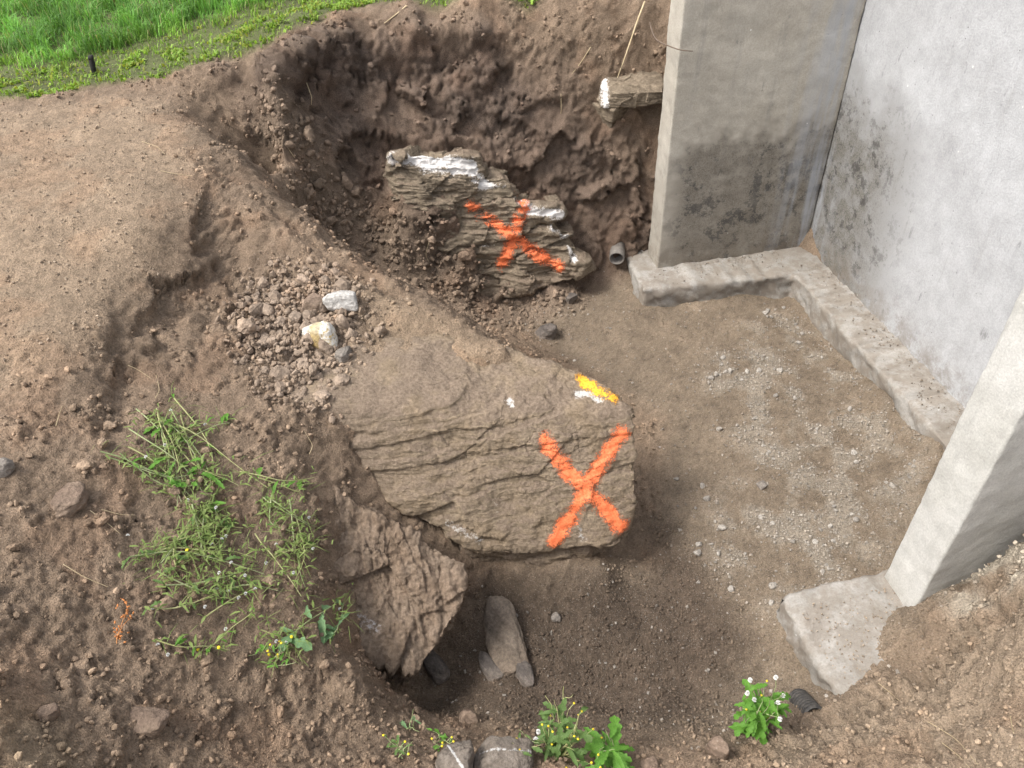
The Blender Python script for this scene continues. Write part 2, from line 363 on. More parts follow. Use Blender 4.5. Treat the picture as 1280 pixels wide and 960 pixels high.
LAWN = poly_mask([at(*p) for p in lawn_line] + [np.array([0.60, 5.68, 0]), np.array([0.82, 5.52, 0]), np.array([1.3, 5.50, 0]), ab(3, -1.3, 1.7), np.array([30, 9, 0]), np.array([60, 60, 0]), np.array([-60, 60, 0]), np.array([-60, -20, 0])], 0.06)
BANK = pm([(300,95,1.66),(400,36,1.73),(520,10,1.78),(680,10,1.78),(840,15,1.75),(840,330,0.0),(740,345,0.1),(640,390,0.1),(560,330,.5),(490,265,.72),(450,245,.80),(350,235,.95),(290,140,1.40)], 0.12)
FLOOR = pm([(640,400,.03),(760,345,.03),(1000,330,0),(1300,560,0),(1200,760,0),(1040,900,0),(900,960,0),(560,905,0),(520,880,0),(620,740,0),(820,700,0),(830,520,0),(700,450,0)], 0.12)
GRAVEL = pm([(900,430,0),(960,390,0),(1010,400,0),(1120,520,0),(1160,600,0),(1080,720,0),(960,760,0),(880,690,0),(930,560,0),(880,480,0)], 0.16)
TREAD = pm([(-200,150,1.6),(200,125,1.6),(250,170,1.53),(230,260,1.46),(200,300,1.45),(140,400,1.37),(60,470,1.35),(-200,560,1.33)], 0.14)
DUST = pm([(440,340,1.14),(560,396,.99),(640,447,.88),(600,500,.84),(440,510,.93),(420,420,1.04)], 0.10)
CLODS = pm([(335,335,1.18),(440,350,1.12),(465,400,1.03),(440,470,.96),(438,505,.94),(395,515,.96),(340,490,1.03),(300,430,1.12),(290,370,1.20)], 0.13)
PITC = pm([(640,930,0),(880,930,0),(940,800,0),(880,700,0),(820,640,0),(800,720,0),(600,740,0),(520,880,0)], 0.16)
GULLY = pm([(345,245,.9),(440,250,.78),(500,300,.55),(600,350,.2),(740,360,.1),(640,420,.03),(500,372,.5),(400,310,.9)], 0.1)
NEARR = pm([(1040,880,.22),(1130,830,.25),(1300,640,.8),(1500,900,.9),(1200,1100,.9),(900,960,.36)], 0.08)
# ---- relief
n_a = fbm(Pf, 1.7, 3, 1); n_b = fbm(Pf, 6, 4, 2); n_c = fbm(Pf, 24, 3, 3)
w1, w1b, wid = worley(Pf + 0.04 * np.stack([n_b, n_c, n_a], -1), 13, 1)
w2, w2b, _ = worley(Pf + 0.015 * np.stack([n_c, n_b, n_c], -1), 33, 2)
lump = (0.55 - w1).clip(-0.2, 0.5); lump2 = (0.55 - w2).clip(-0.2, 0.5)
rough = 0.42 + 0.10 * BANK + 0.65 * CLODS + 0.30 * NEARR - 0.22 * TREAD - 0.25 * DUST - 0.20 * FLOOR
rough = np.clip(rough * (0.8 + 0.9 * n_a), 0.10, 1.5)
ridg = 1 - np.abs(noise(Pf * np.array([1.0, 1.0, 0.5]), 2.6, 9)) * 2
steepm = sstep(0.15, 0.5, steep)
disp = 0.018 * n_a + 0.045 * (0.28 + 0.9 * BANK) * n_b * (1 - 0.55 * BANK) * (1 - 0.65 * FLOOR) * (1 - 0.7 * TREAD) + 0.020 * n_c * rough + 0.050 * lump * rough * (0.30 + 0.05 * BANK + 0.25 * sstep(0.0, 0.5, n_a)) + 0.012 * lump2 * rough * (0.4 + 1.2 * sstep(-0.2, 0.4, n_b)) + 0.030 * BANK * (ridg - 0.5)
vis = np.where(inner & (GPX[:, 0] > -220) & (GPX[:, 0] < 1500) & (GPX[:, 1] > -80) & (GPX[:, 1] < 1150) & (GPX[:, 2] > 0.2) & (LAWN < 0.9))[0]
fa = np.zeros(len(Pf)); fb = np.zeros(len(Pf)); fc = np.zeros(len(Pf)); _pw = Pf[vis] + 0.05 * np.stack([n_b[vis], n_c[vis], n_a[vis]], -1)
fa[vis] = facets(_pw, 4.2, 1); fb[vis] = facets(_pw, 11, 2); fc[vis] = facets(_pw, 27, 3)
broken = np.clip(BANK * (0.25 + 0.6 * sstep(-0.2, 0.4, n_a)) + 0.55 * CLODS + (0.15 + 0.5 * sstep(-0.05, 0.35, n_b)) * (1 - BANK) * (1 - FLOOR) * (1 - TREAD) * (1 - DUST) + 0.25 * TREAD * sstep(0.1, 0.5, n_b), 0, 1.2)
disp += 0.075 * fa * BANK + 0.034 * fb * broken + 0.020 * fc * broken
scr = np.zeros(len(Pf)); scr[vis] = fbm(np.stack([_pw[:, 0] * 0.7 + _pw[:, 2] * 0.7, _pw[:, 1] * 0.6, (_pw[:, 2] - _pw[:, 0]) * 0.16], -1), 15, 3, 71)
disp += 0.020 * scr * BANK * sstep(0.3, -0.2, n_a)
lipz = BANK * np.exp(-((Pf[:, 2] - 1.66) / 0.09) ** 2) * (GPX[:, 0] < 800); disp += 0.06 * lipz * sstep(-0.5, 0.4, n_a + 0.5 * n_b)
cut = BANK * np.exp(-((Pf[:, 2] - 1.44) / 0.10) ** 2) * (GPX[:, 0] < 800); disp -= 0.035 * cut * sstep(-0.4, 0.3, n_a)
disp += 0.008 * (1 - LAWN) * noise(Pf, 60, 5) * (0.25 + rough) + 0.006 * (1 - LAWN) * noise(Pf, 130, 6)
# digger scrape: shallow parallel grooves down the slope and the little scarp where the crust broke away
def seg_dist(pts):
    d = np.full(len(Pf), 1e9); side = np.zeros(len(Pf))
    for a, b in zip(pts[:-1], pts[1:]):
        a = a[:2]; b = b[:2]; v = b - a
        t = np.clip(((Pf[:, 0] - a[0]) * v[0] + (Pf[:, 1] - a[1]) * v[1]) / (v @ v), 0, 1)
        dx = Pf[:, 0] - a[0] - t * v[0]; dy_ = Pf[:, 1] - a[1] - t * v[1]; dd = np.hypot(dx, dy_)
        s_ = np.sign(v[0] * dy_ - v[1] * dx); m = dd < d; d = np.where(m, dd, d); side = np.where(m, s_, side)
    return d, side
scarp = [at(*p) for p in [(250,270,1.40),(238,300,1.38),(245,325,1.35),(222,340,1.35),(200,350,1.35),(190,375,1.33),(165,395,1.32),(155,420,1.31)]]
d_s, s_s = seg_dist(scarp)
d_s = d_s + 0.05 * n_b * np.sign(s_s) + 0.02 * fb
disp -= 0.065 * sstep(-0.7, 0.1, n_b) * np.exp(-(d_s / 0.22) ** 2) * sstep(-0.012, 0.012, d_s * s_s)
cr, cs = seg_dist([at(*p) for p in [(165,400,1.31),(150,450,1.28),(160,500,1.2),(140,540,1.2)]])
disp -= 0.03 * np.exp(-((cr + 0.02 * n_c) / 0.05) ** 2)
for ln, dep, wd in [([(1010,905,.27),(1090,880,.3),(1150,850,.33),(1210,800,.45)], 0.05, 0.05), ([(1130,825,.24),(1170,790,.30),(1215,745,.46)], 0.07, 0.06), ([(1100,865,.27),(1140,850,.28),(1165,815,.32)], 0.05, 0.04), ([(330,255,1.30),(420,330,1.14),(500,372,1.05)], 0.03, 0.04)]:
    dd, ss = seg_dist([at(*p) for p in ln]); disp -= dep * np.exp(-((dd + 0.03 * n_c) / wd) ** 2)
disp *= (1 - 0.75 * LAWN) * inner
Pf += Nf * disp[:, None]
P = Pf.reshape(R_, C_, 3); NRM = grid_normals(P); NRM = np.where(NRM[..., 2:3] < -0.6, -NRM, NRM); Nf = NRM.reshape(-1, 3)
# ---- soil colours
def lerp(c, d, m): return c * (1 - m[:, None]) + np.array(d) * m[:, None]
soil = np.tile(np.array([0.212, 0.162, 0.124]), (len(Pf), 1))
soil = lerp(soil, (0.255, 0.200, 0.152), TREAD * 0.95)
soil = lerp(soil, (0.245, 0.190, 0.142), DUST)
soil = lerp(soil, (0.215, 0.168, 0.132), CLODS * 0.8)
soil = lerp(soil, (0.240, 0.194, 0.152), NEARR * 0.9)
soil = lerp(soil, (0.190, 0.155, 0.122), FLOOR)
soil = lerp(soil, (0.225, 0.205, 0.180), GRAVEL * sstep(-0.25, 0.35, n_b) * 0.7)
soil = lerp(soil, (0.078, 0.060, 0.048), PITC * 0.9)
soil = lerp(soil, (0.150, 0.114, 0.094), BANK * 0.95)
soil = lerp(soil, (0.195, 0.153, 0.122), GULLY * 0.85)
mo = BANK * sstep(-0.1, 0.4, n_a + 0.6 * (Pf[:, 2] - 1.2)); soil = lerp(soil, (0.105, 0.082, 0.071), mo * 0.7)
rd = BANK * sstep(0.0, 0.5, fbm(Pf, 2.3, 2, 8)); soil = lerp(soil, (0.165, 0.122, 0.098), rd * 0.6)
rim = BANK * sstep(1.66, 1.78, Pf[:, 2]); soil = lerp(soil, (0.125, 0.098, 0.078), rim * 0.6)
paler = pm([(1185,700,.45),(1225,665,.6),(1300,640,.8),(1310,760,.72),(1240,770,.55),(1200,740,.5)], 0.05); soil = lerp(soil, (0.36, 0.335, 0.295), paler * sstep(-0.5, 0.2, n_b) * 0.85)
hump = pm([(-100,850,1.25),(40,880,1.2),(110,960,1.08),(130,1080,1.1),(-100,1080,1.3)], 0.05); soil = lerp(soil, (0.26, 0.205, 0.150), hump * 0.8)
soil *= np.array([1.04, 0.985, 0.89])
soil = lerp(soil, (0.10, 0.11, 0.045), LAWN)
n_d = fbm(Pf, 55, 2, 21)
soil *= (1 + 0.22 * n_b + 0.20 * n_c + 0.22 * n_d + 0.10 * fbm(Pf, 3.2, 2, 31)).clip(0.45, 1.7)[:, None]
redp = sstep(0.1, 0.5, fbm(Pf, 3.6, 3, 41)) * (1 - FLOOR) * (1 - LAWN); soil *= 1 + redp[:, None] * np.array([0.03, -0.02, -0.05])
grit = np.clip(0.35 + 0.5 * FLOOR + 0.4 * GRAVEL - 0.3 * BANK, 0, 1) * (1 - LAWN)
ii = np.arange(R_ * C_).reshape(R_, C_)
quads = np.stack([ii[:-1, :-1], ii[:-1, 1:], ii[1:, 1:], ii[1:, :-1]], -1).reshape(-1, 4)
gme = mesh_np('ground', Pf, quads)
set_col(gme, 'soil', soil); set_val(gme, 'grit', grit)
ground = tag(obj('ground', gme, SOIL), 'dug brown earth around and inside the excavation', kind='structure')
GPX = to_px(Pf)
_cell = 3; _cw, _ch = 1500 // _cell, 1150 // _cell
_m = np.where((GPX[:, 0] > -100) & (GPX[:, 0] < 1390) & (GPX[:, 1] > -60) & (GPX[:, 1] < 1080) & (GPX[:, 2] > 0.2))[0]
_key = ((GPX[_m, 1] + 60) // _cell).astype(int) * _cw + ((GPX[_m, 0] + 100) // _cell).astype(int)
_o = np.lexsort((GPX[_m, 2], _key)); _u, _f = np.unique(_key[_o], return_index=True)
NEAR = np.full(_cw * _ch, -1); NEAR[_u] = _m[_o][_f]; NEAR = NEAR.reshape(_ch, _cw)
def spot(px, py):
    """index of the ground vertex nearest to the eye in a surveyed direction"""
    cx, cy = int((px + 100) // _cell), int((py + 60) // _cell)
    for k_ in (1, 2, 4, 8, 20):
        w_ = NEAR[max(cy - k_, 0):cy + k_ + 1, max(cx - k_, 0):cx + k_ + 1].ravel(); w_ = w_[w_ >= 0]
        if len(w_):
            w_ = w_[GPX[w_, 2] < GPX[w_, 2].min() + 0.12]; return w_[np.argmin((GPX[w_, 0] - px) ** 2 + (GPX[w_, 1] - py) ** 2)]
# ---------------------------------------------------------------- concrete wall
def concrete(name, kind):
    s = NT(name); v = s.coord('Object'); x, y, z = s.sep(v)
    n1 = s.noise(v, 2.2, 4, 0.6); n2 = s.noise(v, 11, 5, 0.7); n3 = s.noise(v, 110, 3, 0.75)
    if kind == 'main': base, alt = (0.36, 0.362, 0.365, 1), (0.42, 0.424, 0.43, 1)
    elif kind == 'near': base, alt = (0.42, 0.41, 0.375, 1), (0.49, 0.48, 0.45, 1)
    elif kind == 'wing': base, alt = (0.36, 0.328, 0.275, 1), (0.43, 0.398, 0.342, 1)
    else: base, alt = (0.25, 0.235, 0.210, 1), (0.32, 0.302, 0.275, 1)
    c = s.mix(s.ramp(n1, 0.3, 0.7), base, alt)
    c = s.mix(1.0, c, s.ramp(n2, 0.25, 0.75, 0.90, 1.09), 'MULTIPLY')
    c = s.mix(1.0, c, s.ramp(n3, 0.25, 0.75, 0.86, 1.12), 'MULTIPLY')
    # vertical streaks and scuffs
    st = s.noise(s.mapv(v, (9, 9, 0.7)), 1.6, 5, 0.7)
    c = s.mix(s.ramp(st, 0.56, 0.74, 0, 0.35), c, (0.22, 0.215, 0.20, 1))
    sc = s.noise(s.mapv(v, (3, 3, 1.1), (0.4, 0.3, 0.6)), 9, 4, 0.8, 1.5)
    c = s.mix(s.ramp(sc, 0.64, 0.72, 0, 0.15 if kind == 'main' else 0.30), c, (0.62, 0.61, 0.58, 1))
    # damp soil line: where the backfill used to stand against the wall
    if kind in ('main', 'wing'):
        edge = s.math('ADD', z, s.math('MULTIPLY', s.math('SUBTRACT', n1, 0.5), 0.9))
        if kind == 'wing':
            m = s.ramp(edge, 1.12, 0.92, 0, 0.85)
            m = s.math('MULTIPLY', m, s.ramp(x, -0.98, -0.80, 0.25, 1))
            stain = (0.165, 0.145, 0.118, 1)
        else:
            ed2 = s.math('ADD', y, s.math('MULTIPLY', s.math('SUBTRACT', n1, 0.5), 0.5))
            m = s.math('MULTIPLY', s.ramp(edge, 1.65, 0.90, 0, 0.95), s.ramp(ed2, -0.85, -0.15, 0, 1))
            stain = (0.15, 0.14, 0.12, 1)
        m = s.math('MULTIPLY', m, s.ramp(n2, 0.30, 0.60, 0.55, 1))
        c = s.mix(m, c, stain)
        pat = s.math('MULTIPLY', m, s.ramp(s.noise(v, 6.5, 5, 0.8), 0.52, 0.60)); c = s.mix(pat, c, (0.07, 0.066, 0.062, 1))
        pit = s.math('MULTIPLY', s.ramp(s.vor(v, 17), 0.075, 0.05), s.ramp(n1, 0.45, 0.55)); c = s.mix(s.math('MULTIPLY', pit, 0.7), c, (0.10, 0.095, 0.09, 1))
        smd = s.ramp(s.noise(s.mapv(v, (5, 5, 1.6)), 2.6, 4, 0.8), 0.60, 0.74); c = s.mix(s.math('MULTIPLY', smd, 0.55), c, (0.14, 0.14, 0.14, 1))
        sp = s.math('MULTIPLY', m, s.ramp(n3, 0.50, 0.60)); c = s.mix(s.math('MULTIPLY', sp, 0.55), c, (0.06, 0.056, 0.05, 1))
        sp2 = s.math('MULTIPLY', m, s.ramp(n3, 0.40, 0.33)); c = s.mix(s.math('MULTIPLY', sp2, 0.45), c, (0.40, 0.385, 0.36, 1))
        # grey slurry streak in the corner
        gx = s.ramp(x, -0.30, 0.10) if kind == 'wing' else s.ramp(y, -0.05, 0.22)
        sl = s.math('MULTIPLY', gx, s.ramp(s.noise(s.mapv(v, (6, 6, 0.6)), 1.5, 4, 0.6), 0.40, 0.60)); c = s.mix(s.math('MULTIPLY', sl, 0.75), c, (0.36, 0.375, 0.40, 1))
    # mud splashed on anything low
    lo_, hi_ = (0.60, 0.22) if kind != 'near' else (0.45, 0.12)
    mud = s.math('MULTIPLY', s.ramp(s.math('ADD', z, s.math('MULTIPLY', n2, 0.35)), lo_, hi_), s.ramp(s.noise(v, 8, 4, 0.75), 0.36, 0.58))
    c = s.mix(s.math('MULTIPLY', mud, 0.75), c, (0.18, 0.148, 0.115, 1))
    spots = s.ramp(s.vor(v, 7.5), 0.055, 0.03); c = s.mix(s.math('MULTIPLY', spots, s.ramp(n2, 0.5, 0.6)), c, (0.66, 0.65, 0.62, 1))
    h = s.math('ADD', n3, s.math('MULTIPLY', n2, 0.8))
    b = s.bump(h, 0.45, 0.006)
    return s.done(c, 0.86, b)
MC_MAIN = concrete('concrete_main', 'main'); MC_WING = concrete('concrete_wing', 'wing'); MC_NEAR = concrete('concrete_near_wing', 'near'); MC_FOOT = concrete('concrete_footing', 'foot')
wall = empty('retaining_wall', (STR_O[0], STR_O[1], 0), STR_A)
tag(wall, 'U-shaped bare concrete retaining wall with two wing walls and a low footing', 'wall')
def slab(name, outline, z0, z1, m, bev=0.012, res=0.05, rough=0.004, seed=1, parent=wall):
    """closed prism over a plan outline (a, b), subdivided, with worn edges"""
    import bmesh
    bm = bmesh.new()
    vs = [bm.verts.new((a, -b, z0)) for a, b in outline]
    f = bm.faces.new(vs)
    r = bmesh.ops.extrude_face_region(bm, geom=[f]); top = [g for g in r['geom'] if isinstance(g, bmesh.types.BMVert)]
    for v in top: v.co.z = z1
    bmesh.ops.recalc_face_normals(bm, faces=bm.faces)
    bmesh.ops.bevel(bm, geom=[e for e in bm.edges], offset=bev, segments=3, affect='EDGES', profile=0.6)
    for _ in range(7):
        es = [e for e in bm.edges if e.calc_length() > res]
        if not es: break
        bmesh.ops.subdivide_edges(bm, edges=es, cuts=1, use_grid_fill=True)
    bmesh.ops.triangulate(bm, faces=bm.faces)
    bm.normal_update()
    co = np.array([v.co for v in bm.verts]); nn = np.array([v.normal for v in bm.verts])
    d = rough * (fbm(co, 5, 3, seed) + 0.7 * fbm(co, 22, 3, seed + 5))
    co = co + nn * d[:, None]
    for v, c in zip(bm.verts, co): v.co = c
    me = bpy.data.meshes.new(name); bm.to_mesh(me); bm.free()
    for p in me.polygons: p.use_smooth = True
    return obj(name, me, m, parent)
TOP = 2.95
slab('main_wall', [(0.16, -0.46), (0.46, -0.46), (0.46, 2.71), (0.16, 2.71)], -0.2, TOP, MC_MAIN, res=0.06)
slab('wing_wall', [(-1.0, -0.23), (0.158, -0.23), (0.158, -0.43), (-1.0, -0.43)], 0.05, TOP - 0.003, MC_WING, res=0.04, rough=0.005)
slab('wing_wall', [(-0.90, 2.48), (0.158, 2.48), (0.158, 2.69), (-0.90, 2.69)], 0.05, TOP - 0.003, MC_NEAR, res=0.04, rough=0.004, seed=3)
slab('footing', [(-1.18, 0.0), (-0.11, 0.10), (-0.12, 2.35), (0.30, 2.35), (0.30, -0.60), (-1.16, -0.50)], -0.25, 0.135, MC_FOOT, 0.026, 0.035, 0.020, 4)
slab('footing', [(-1.41, 2.50), (-1.38, 2.455), (-0.6, 2.44), (0.2, 2.42), (0.2, 3.2), (-1.38, 3.2)], -0.25, 0.150, MC_FOOT, 0.028, 0.035, 0.016, 6)

# ---------------------------------------------------------------- stones
def cube_sphere(n):
    t = np.linspace(-1, 1, n + 1); t = np.tan(t * math.pi / 4)
    V = []; Fq = []; off = 0
    a, b = np.meshgrid(t, t, indexing='ij')
    for ax in range(3):
        for sg in (-1, 1):
            p = np.zeros((n + 1, n + 1, 3)); p[..., ax] = sg
            p[..., (ax + 1) % 3] = a * sg; p[..., (ax + 2) % 3] = b
            V.append(p.reshape(-1, 3)); i = np.arange((n + 1) ** 2).reshape(n + 1, n + 1) + off
            Fq.append(np.stack([i[:-1, :-1], i[1:, :-1], i[1:, 1:], i[:-1, 1:]], -1).reshape(-1, 4)); off += (n + 1) ** 2
    V = np.concatenate(V); Fq = np.concatenate(Fq)
    key = np.round(V * 1e5).astype(np.int64); _, first, inv = np.unique(key, axis=0, return_index=True, return_inverse=True)
    V = V[first]; Fq = inv.ravel()[Fq]
    return V / np.linalg.norm(V, axis=1)[:, None], Fq
_cs = {}
def polytope(center, planes, n=60, p=16):
    """closed stone: unit directions pushed out to the soft intersection of half spaces (normal, point on face)"""
    if n not in _cs: _cs[n] = cube_sphere(n)
    D, Fq = _cs[n]; acc = 0; c = np.asarray(center, float)
    for nn, q in planes:
        nn = np.asarray(nn, float); nn = nn / np.linalg.norm(nn); h = max(1e-3, nn @ (np.asarray(q) - c))
        acc = acc + (np.maximum(D @ nn, 0) / h) ** p
    r = acc ** (-1 / p)
    return c + D * r[:, None], Fq
def vnorm(V, Fq):
    n = np.zeros_like(V); fn = np.cross(V[Fq[:, 2]] - V[Fq[:, 0]], V[Fq[:, 3]] - V[Fq[:, 1]])
    for k_ in range(4):
        for ax in range(3): n[:, ax] += np.bincount(Fq[:, k_], fn[:, ax], len(V))
    return n / (np.linalg.norm(n, axis=1)[:, None] + 1e-12)
def pl3(a, b, c):
    a, b, c = map(np.asarray, (a, b, c)); n = np.cross(b - a, c - a); return n / np.linalg.norm(n), a
def polyline_dist(V, pts):
    d = np.full(len(V), 1e9)
    for a, b in zip(pts[:-1], pts[1:]):
        v = b - a; t = np.clip((V - a) @ v / (v @ v), 0, 1); d = np.minimum(d, np.linalg.norm(V - a - t[:, None] * v, axis=1))
    return d
def strata(V, N, s_dir, freq, amp, seed, warp=0.05, wfreq=2.5):
    """bedding planes: each bed stands a little proud of or behind its neighbours"""
    s_dir = np.asarray(s_dir, float); s_dir /= np.linalg.norm(s_dir)
    s = V @ s_dir + warp * fbm(V, wfreq, 3, seed)
    d = 0
    for f_, a_ in ((1, 1.0), (2.7, 0.55), (7.0, 0.28)):
        t = s * freq * f_; i = np.floor(t); fr = t - i
        r0 = noise(np.stack([i * 1.37 + seed, V[:, 0] * 1.6, V[:, 1] * 1.6], -1), 1.0, seed + 3); r1 = noise(np.stack([(i + 1) * 1.37 + seed, V[:, 0] * 1.6, V[:, 1] * 1.6], -1), 1.0, seed + 3)
        d = d + a_ * (r0 + (r1 - r0) * sstep(0.80, 1.0, fr))
    side = 1 - np.abs(N @ s_dir) ** 2
    return amp * d * side
ROCK_A = rock_material('layered_stone', (0.215, 0.162, 0.106, 1), (0.268, 0.210, 0.145, 1), (0.10, -0.25, 1.0), 55, (0.50, 0.48, 0.45))
ROCK_B = rock_material('layered_stone_back', (0.185, 0.148, 0.105, 1), (0.232, 0.188, 0.132, 1), (0.12, 0.05, 1.0), 70, (0.66, 0.63, 0.60))
ROCK_C = rock_material('ribbed_stone', (0.165, 0.118, 0.082, 1), (0.210, 0.155, 0.112, 1), (0.90, -0.30, 0.25), 40, (0.34, 0.32, 0.31))
def paint_material(name, c0, c1, thr=0.5):
    s = NT(name); v = s.coord('Object'); n = s.noise(v, 120, 4, 0.75)
    m = s.ramp(s.math('ADD', s.attr('amount', 'Fac'), s.math('ADD', s.math('MULTIPLY', s.math('SUBTRACT', n, 0.5), 2.1), s.math('MULTIPLY', s.math('SUBTRACT', s.noise(v, 22, 3, 0.6), 0.5), 1.2))), thr - 0.25, thr + 0.25)
    tr = s.n('ShaderNodeBsdfTransparent'); mx = s.n('ShaderNodeMixShader'); s.l(m, mx.inputs[0])
    s.done(s.mix(s.ramp(n, 0.3, 0.7), (*c0, 1), (*c1, 1)), 0.6, s.bump(n, 0.5, 0.005))
    s.l(tr.outputs[0], mx.inputs[1]); s.l(s.b.outputs[0], mx.inputs[2]); s.l(mx.outputs[0], s.t.nodes['Material Output'].inputs[0]); return s.m
PAINT_O = paint_material('orange_spray_paint', (0.74, 0.145, 0.050), (0.84, 0.24, 0.10))
PAINT_Y = paint_material('amber_spray_paint', (0.88, 0.34, 0.02), (0.90, 0.45, 0.05))
def paint_on(V, N, Fq, strokes, half, mat, parent, front, name='spray_paint_mark', label=None):
    d = np.full(len(V), 1e9)
    for st in strokes: d = np.minimum(d, polyline_dist(V, st))
    d = d + 0.010 * fbm(V, 14, 3, 77)
    am = np.clip(1.10 - d / half * 0.55, 0, 0.95)
    fm = (am[Fq].max(1) > 0.12) & ((N[Fq].mean(1) @ front) > -0.1)
    idx = np.unique(Fq[fm]); mp = np.full(len(V), -1); mp[idx] = np.arange(len(idx))
    me = mesh_np(name, V[idx] + N[idx] * 0.0018, mp[Fq[fm]]); set_val(me, 'amount', am[idx])
    return tag(obj(name, me, mat, parent), label)
def finish_rock(name, V, Fq, mat, white=None, dirt=None):
    c0 = V.mean(0); c0[2] = V[:, 2].min()
    me = mesh_np(name, V - c0, Fq)
    set_val(me, 'white', np.zeros(len(V)) if white is None else white); set_val(me, 'dirt', np.zeros(len(V)) if dirt is None else dirt)
    return obj(name, me, mat, None, c0), c0

# ---- boulder with the large painted X
fn, fq = pl3(at(795, 520, 0.75), at(803, 650, 0.33), at(450, 545, 0.84))
if fn[1] > 0: fn = -fn
def fp(px, py): return on_plane(px, py, fq, fn)
tn, tq = pl3(at(795, 519, 0.755), at(640, 450, 0.89), at(440, 515, 0.95))
if tn[2] < 0: tn = -tn
rn = np.cross(at(803, 650, .33) - at(795, 520, .75), at(748, 482, .78) - at(795, 520, .75)); rn /= np.linalg.norm(rn); rn = rn if rn[0] > 0 else -rn
e = fp(590, 684) - fp(430, 590); e /= np.linalg.norm(e); lp = np.cross(fn, e); lp = lp if lp[2] < 0 else -lp
bc = at(640, 570, 0.62) + np.array([0, 0.28, -0.08])
V, Fq = polytope(bc, [(fn, fq), (tn, tq), (rn, at(795, 520, .75)), (lp * 0.9 - fn * 0.25, fp(500, 640)), ((-0.05, -0.35, -1), fp(720, 690)), ((0.5, -0.2, -0.9), fp(806, 668)),
                      ((-1, 0, 0), (-1.25, 2.5, .6)), ((0, 1, 0.1), (0, 2.95, .7)), ((0.75, -0.6, 0.1), fp(803, 600)), (fn * 0.75 + tn * 0.66, fp(640, 520)), ((0.4, 0.9, 0.3), at(725, 474, .78))], 160, 34)
V2, F2 = polytope((-0.02, 2.42, 0.16), [((0.05, -1, 0.12), fp(720, 690) + fn * -0.03), ((1, -0.1, 0.05), (0.37, 2.3, .2)), ((0.75, -0.66, 0), (0.33, 2.16, .2)), ((-1, -0.3, 0), (-0.40, 2.3, .2)), ((0, -0.1, 1), (0, 2.2, 0.29)), ((0, 0, -1), (0, 0, -0.12)), ((0, 1, 0), (0, 2.8, 0))], 50, 18)
NV1 = len(V); Fq = np.concatenate([Fq, F2 + NV1]); V = np.concatenate([V, V2])
N = vnorm(V, Fq)
s_dir = np.array([-0.04, -0.22, 1.0]); FK = 0.12 + 0.88 * sstep(0.85, 0.4, N @ tn)
V = V + N * ((0.22 + 0.6 * sstep(0.52, 0.66, V[:, 2] + 0.1 * V[:, 0])) * strata(V, N, s_dir, 15, 0.013, 5, 0.035, 1.2) + 0.022 * fbm(V, 3.5, 3, 6) + FK * (0.028 * facets(V * np.array([1, 1, 1.6]) + 0.06 * noise(V, 3, 5)[:, None], 3.0, 4) + 0.010 * facets(V * np.array([1, 1, 2.6]), 8, 5) + 0.004 * facets(V * np.array([1, 1, 2.0]), 24, 6)) + 0.005 * fbm(V, 24, 3, 7))[:, None]
# beds that overhang near the top of the face, like stacked sheets
sv = V @ (s_dir / np.linalg.norm(s_dir)); N = vnorm(V, Fq)
V = V + N * (0.010 * sstep(0.0, 0.25, fbm(V * np.array([0.5, 0.5, 5.0]), 2.2, 3, 15)) * sstep(0.45, 0.62, V[:, 2]) * (N @ fn > 0.3))[:, None]
N = vnorm(V, Fq)
def tp(px, py): return on_plane(px, py, tq, tn)
whb = 0.85 * np.exp(-(polyline_dist(V, [tp(722, 494), tp(735, 494), tp(748, 502)]) / 0.030) ** 2) + 0.75 * np.exp(-(polyline_dist(V, [tp(636, 500), tp(640, 506)]) / 0.022) ** 2) \
    + 0.55 * np.exp(-(polyline_dist(V, [fp(560, 655), fp(600, 675)]) / 0.03) ** 2) + 0.5 * np.exp(-(polyline_dist(V, [fp(725, 660), fp(730, 675)]) / 0.03) ** 2) + 0.35 * np.exp(-(polyline_dist(V, [fp(615, 600), fp(622, 650)]) / 0.03) ** 2)
drt = np.clip((np.arange(len(V)) >= NV1) * 0.9 + sstep(0.45, 0.85, N[:, 2]) * 1.3 + 0.55 * sstep(-0.30, -0.75, V[:, 0]) + 0.3 * sstep(0.42, 0.30, V[:, 2]) + 0.15, 0, 1)
boulder, c0 = finish_rock('boulder', V, Fq, ROCK_A, whb, drt)
tag(boulder, 'big layered tan boulder jutting over the pit floor, bearing the nearer orange X', 'boulder')
VB, NB, FB = V.copy(), N.copy(), Fq
paint_on(V - c0, N, Fq, [[fp(681, 552) - c0, fp(712, 592) - c0, fp(740, 618) - c0, fp(778, 660) - c0], [fp(777, 542) - c0, fp(742, 592) - c0, fp(722, 628) - c0, fp(694, 676) - c0]], 0.029, PAINT_O, boulder, fn, label='orange sprayed X')
paint_on(V - c0, N, Fq, [[tp(728, 476) - c0, tp(745, 490) - c0, tp(762, 499) - c0]], 0.028, PAINT_Y, boulder, fn + tn, label='amber sprayed dash')

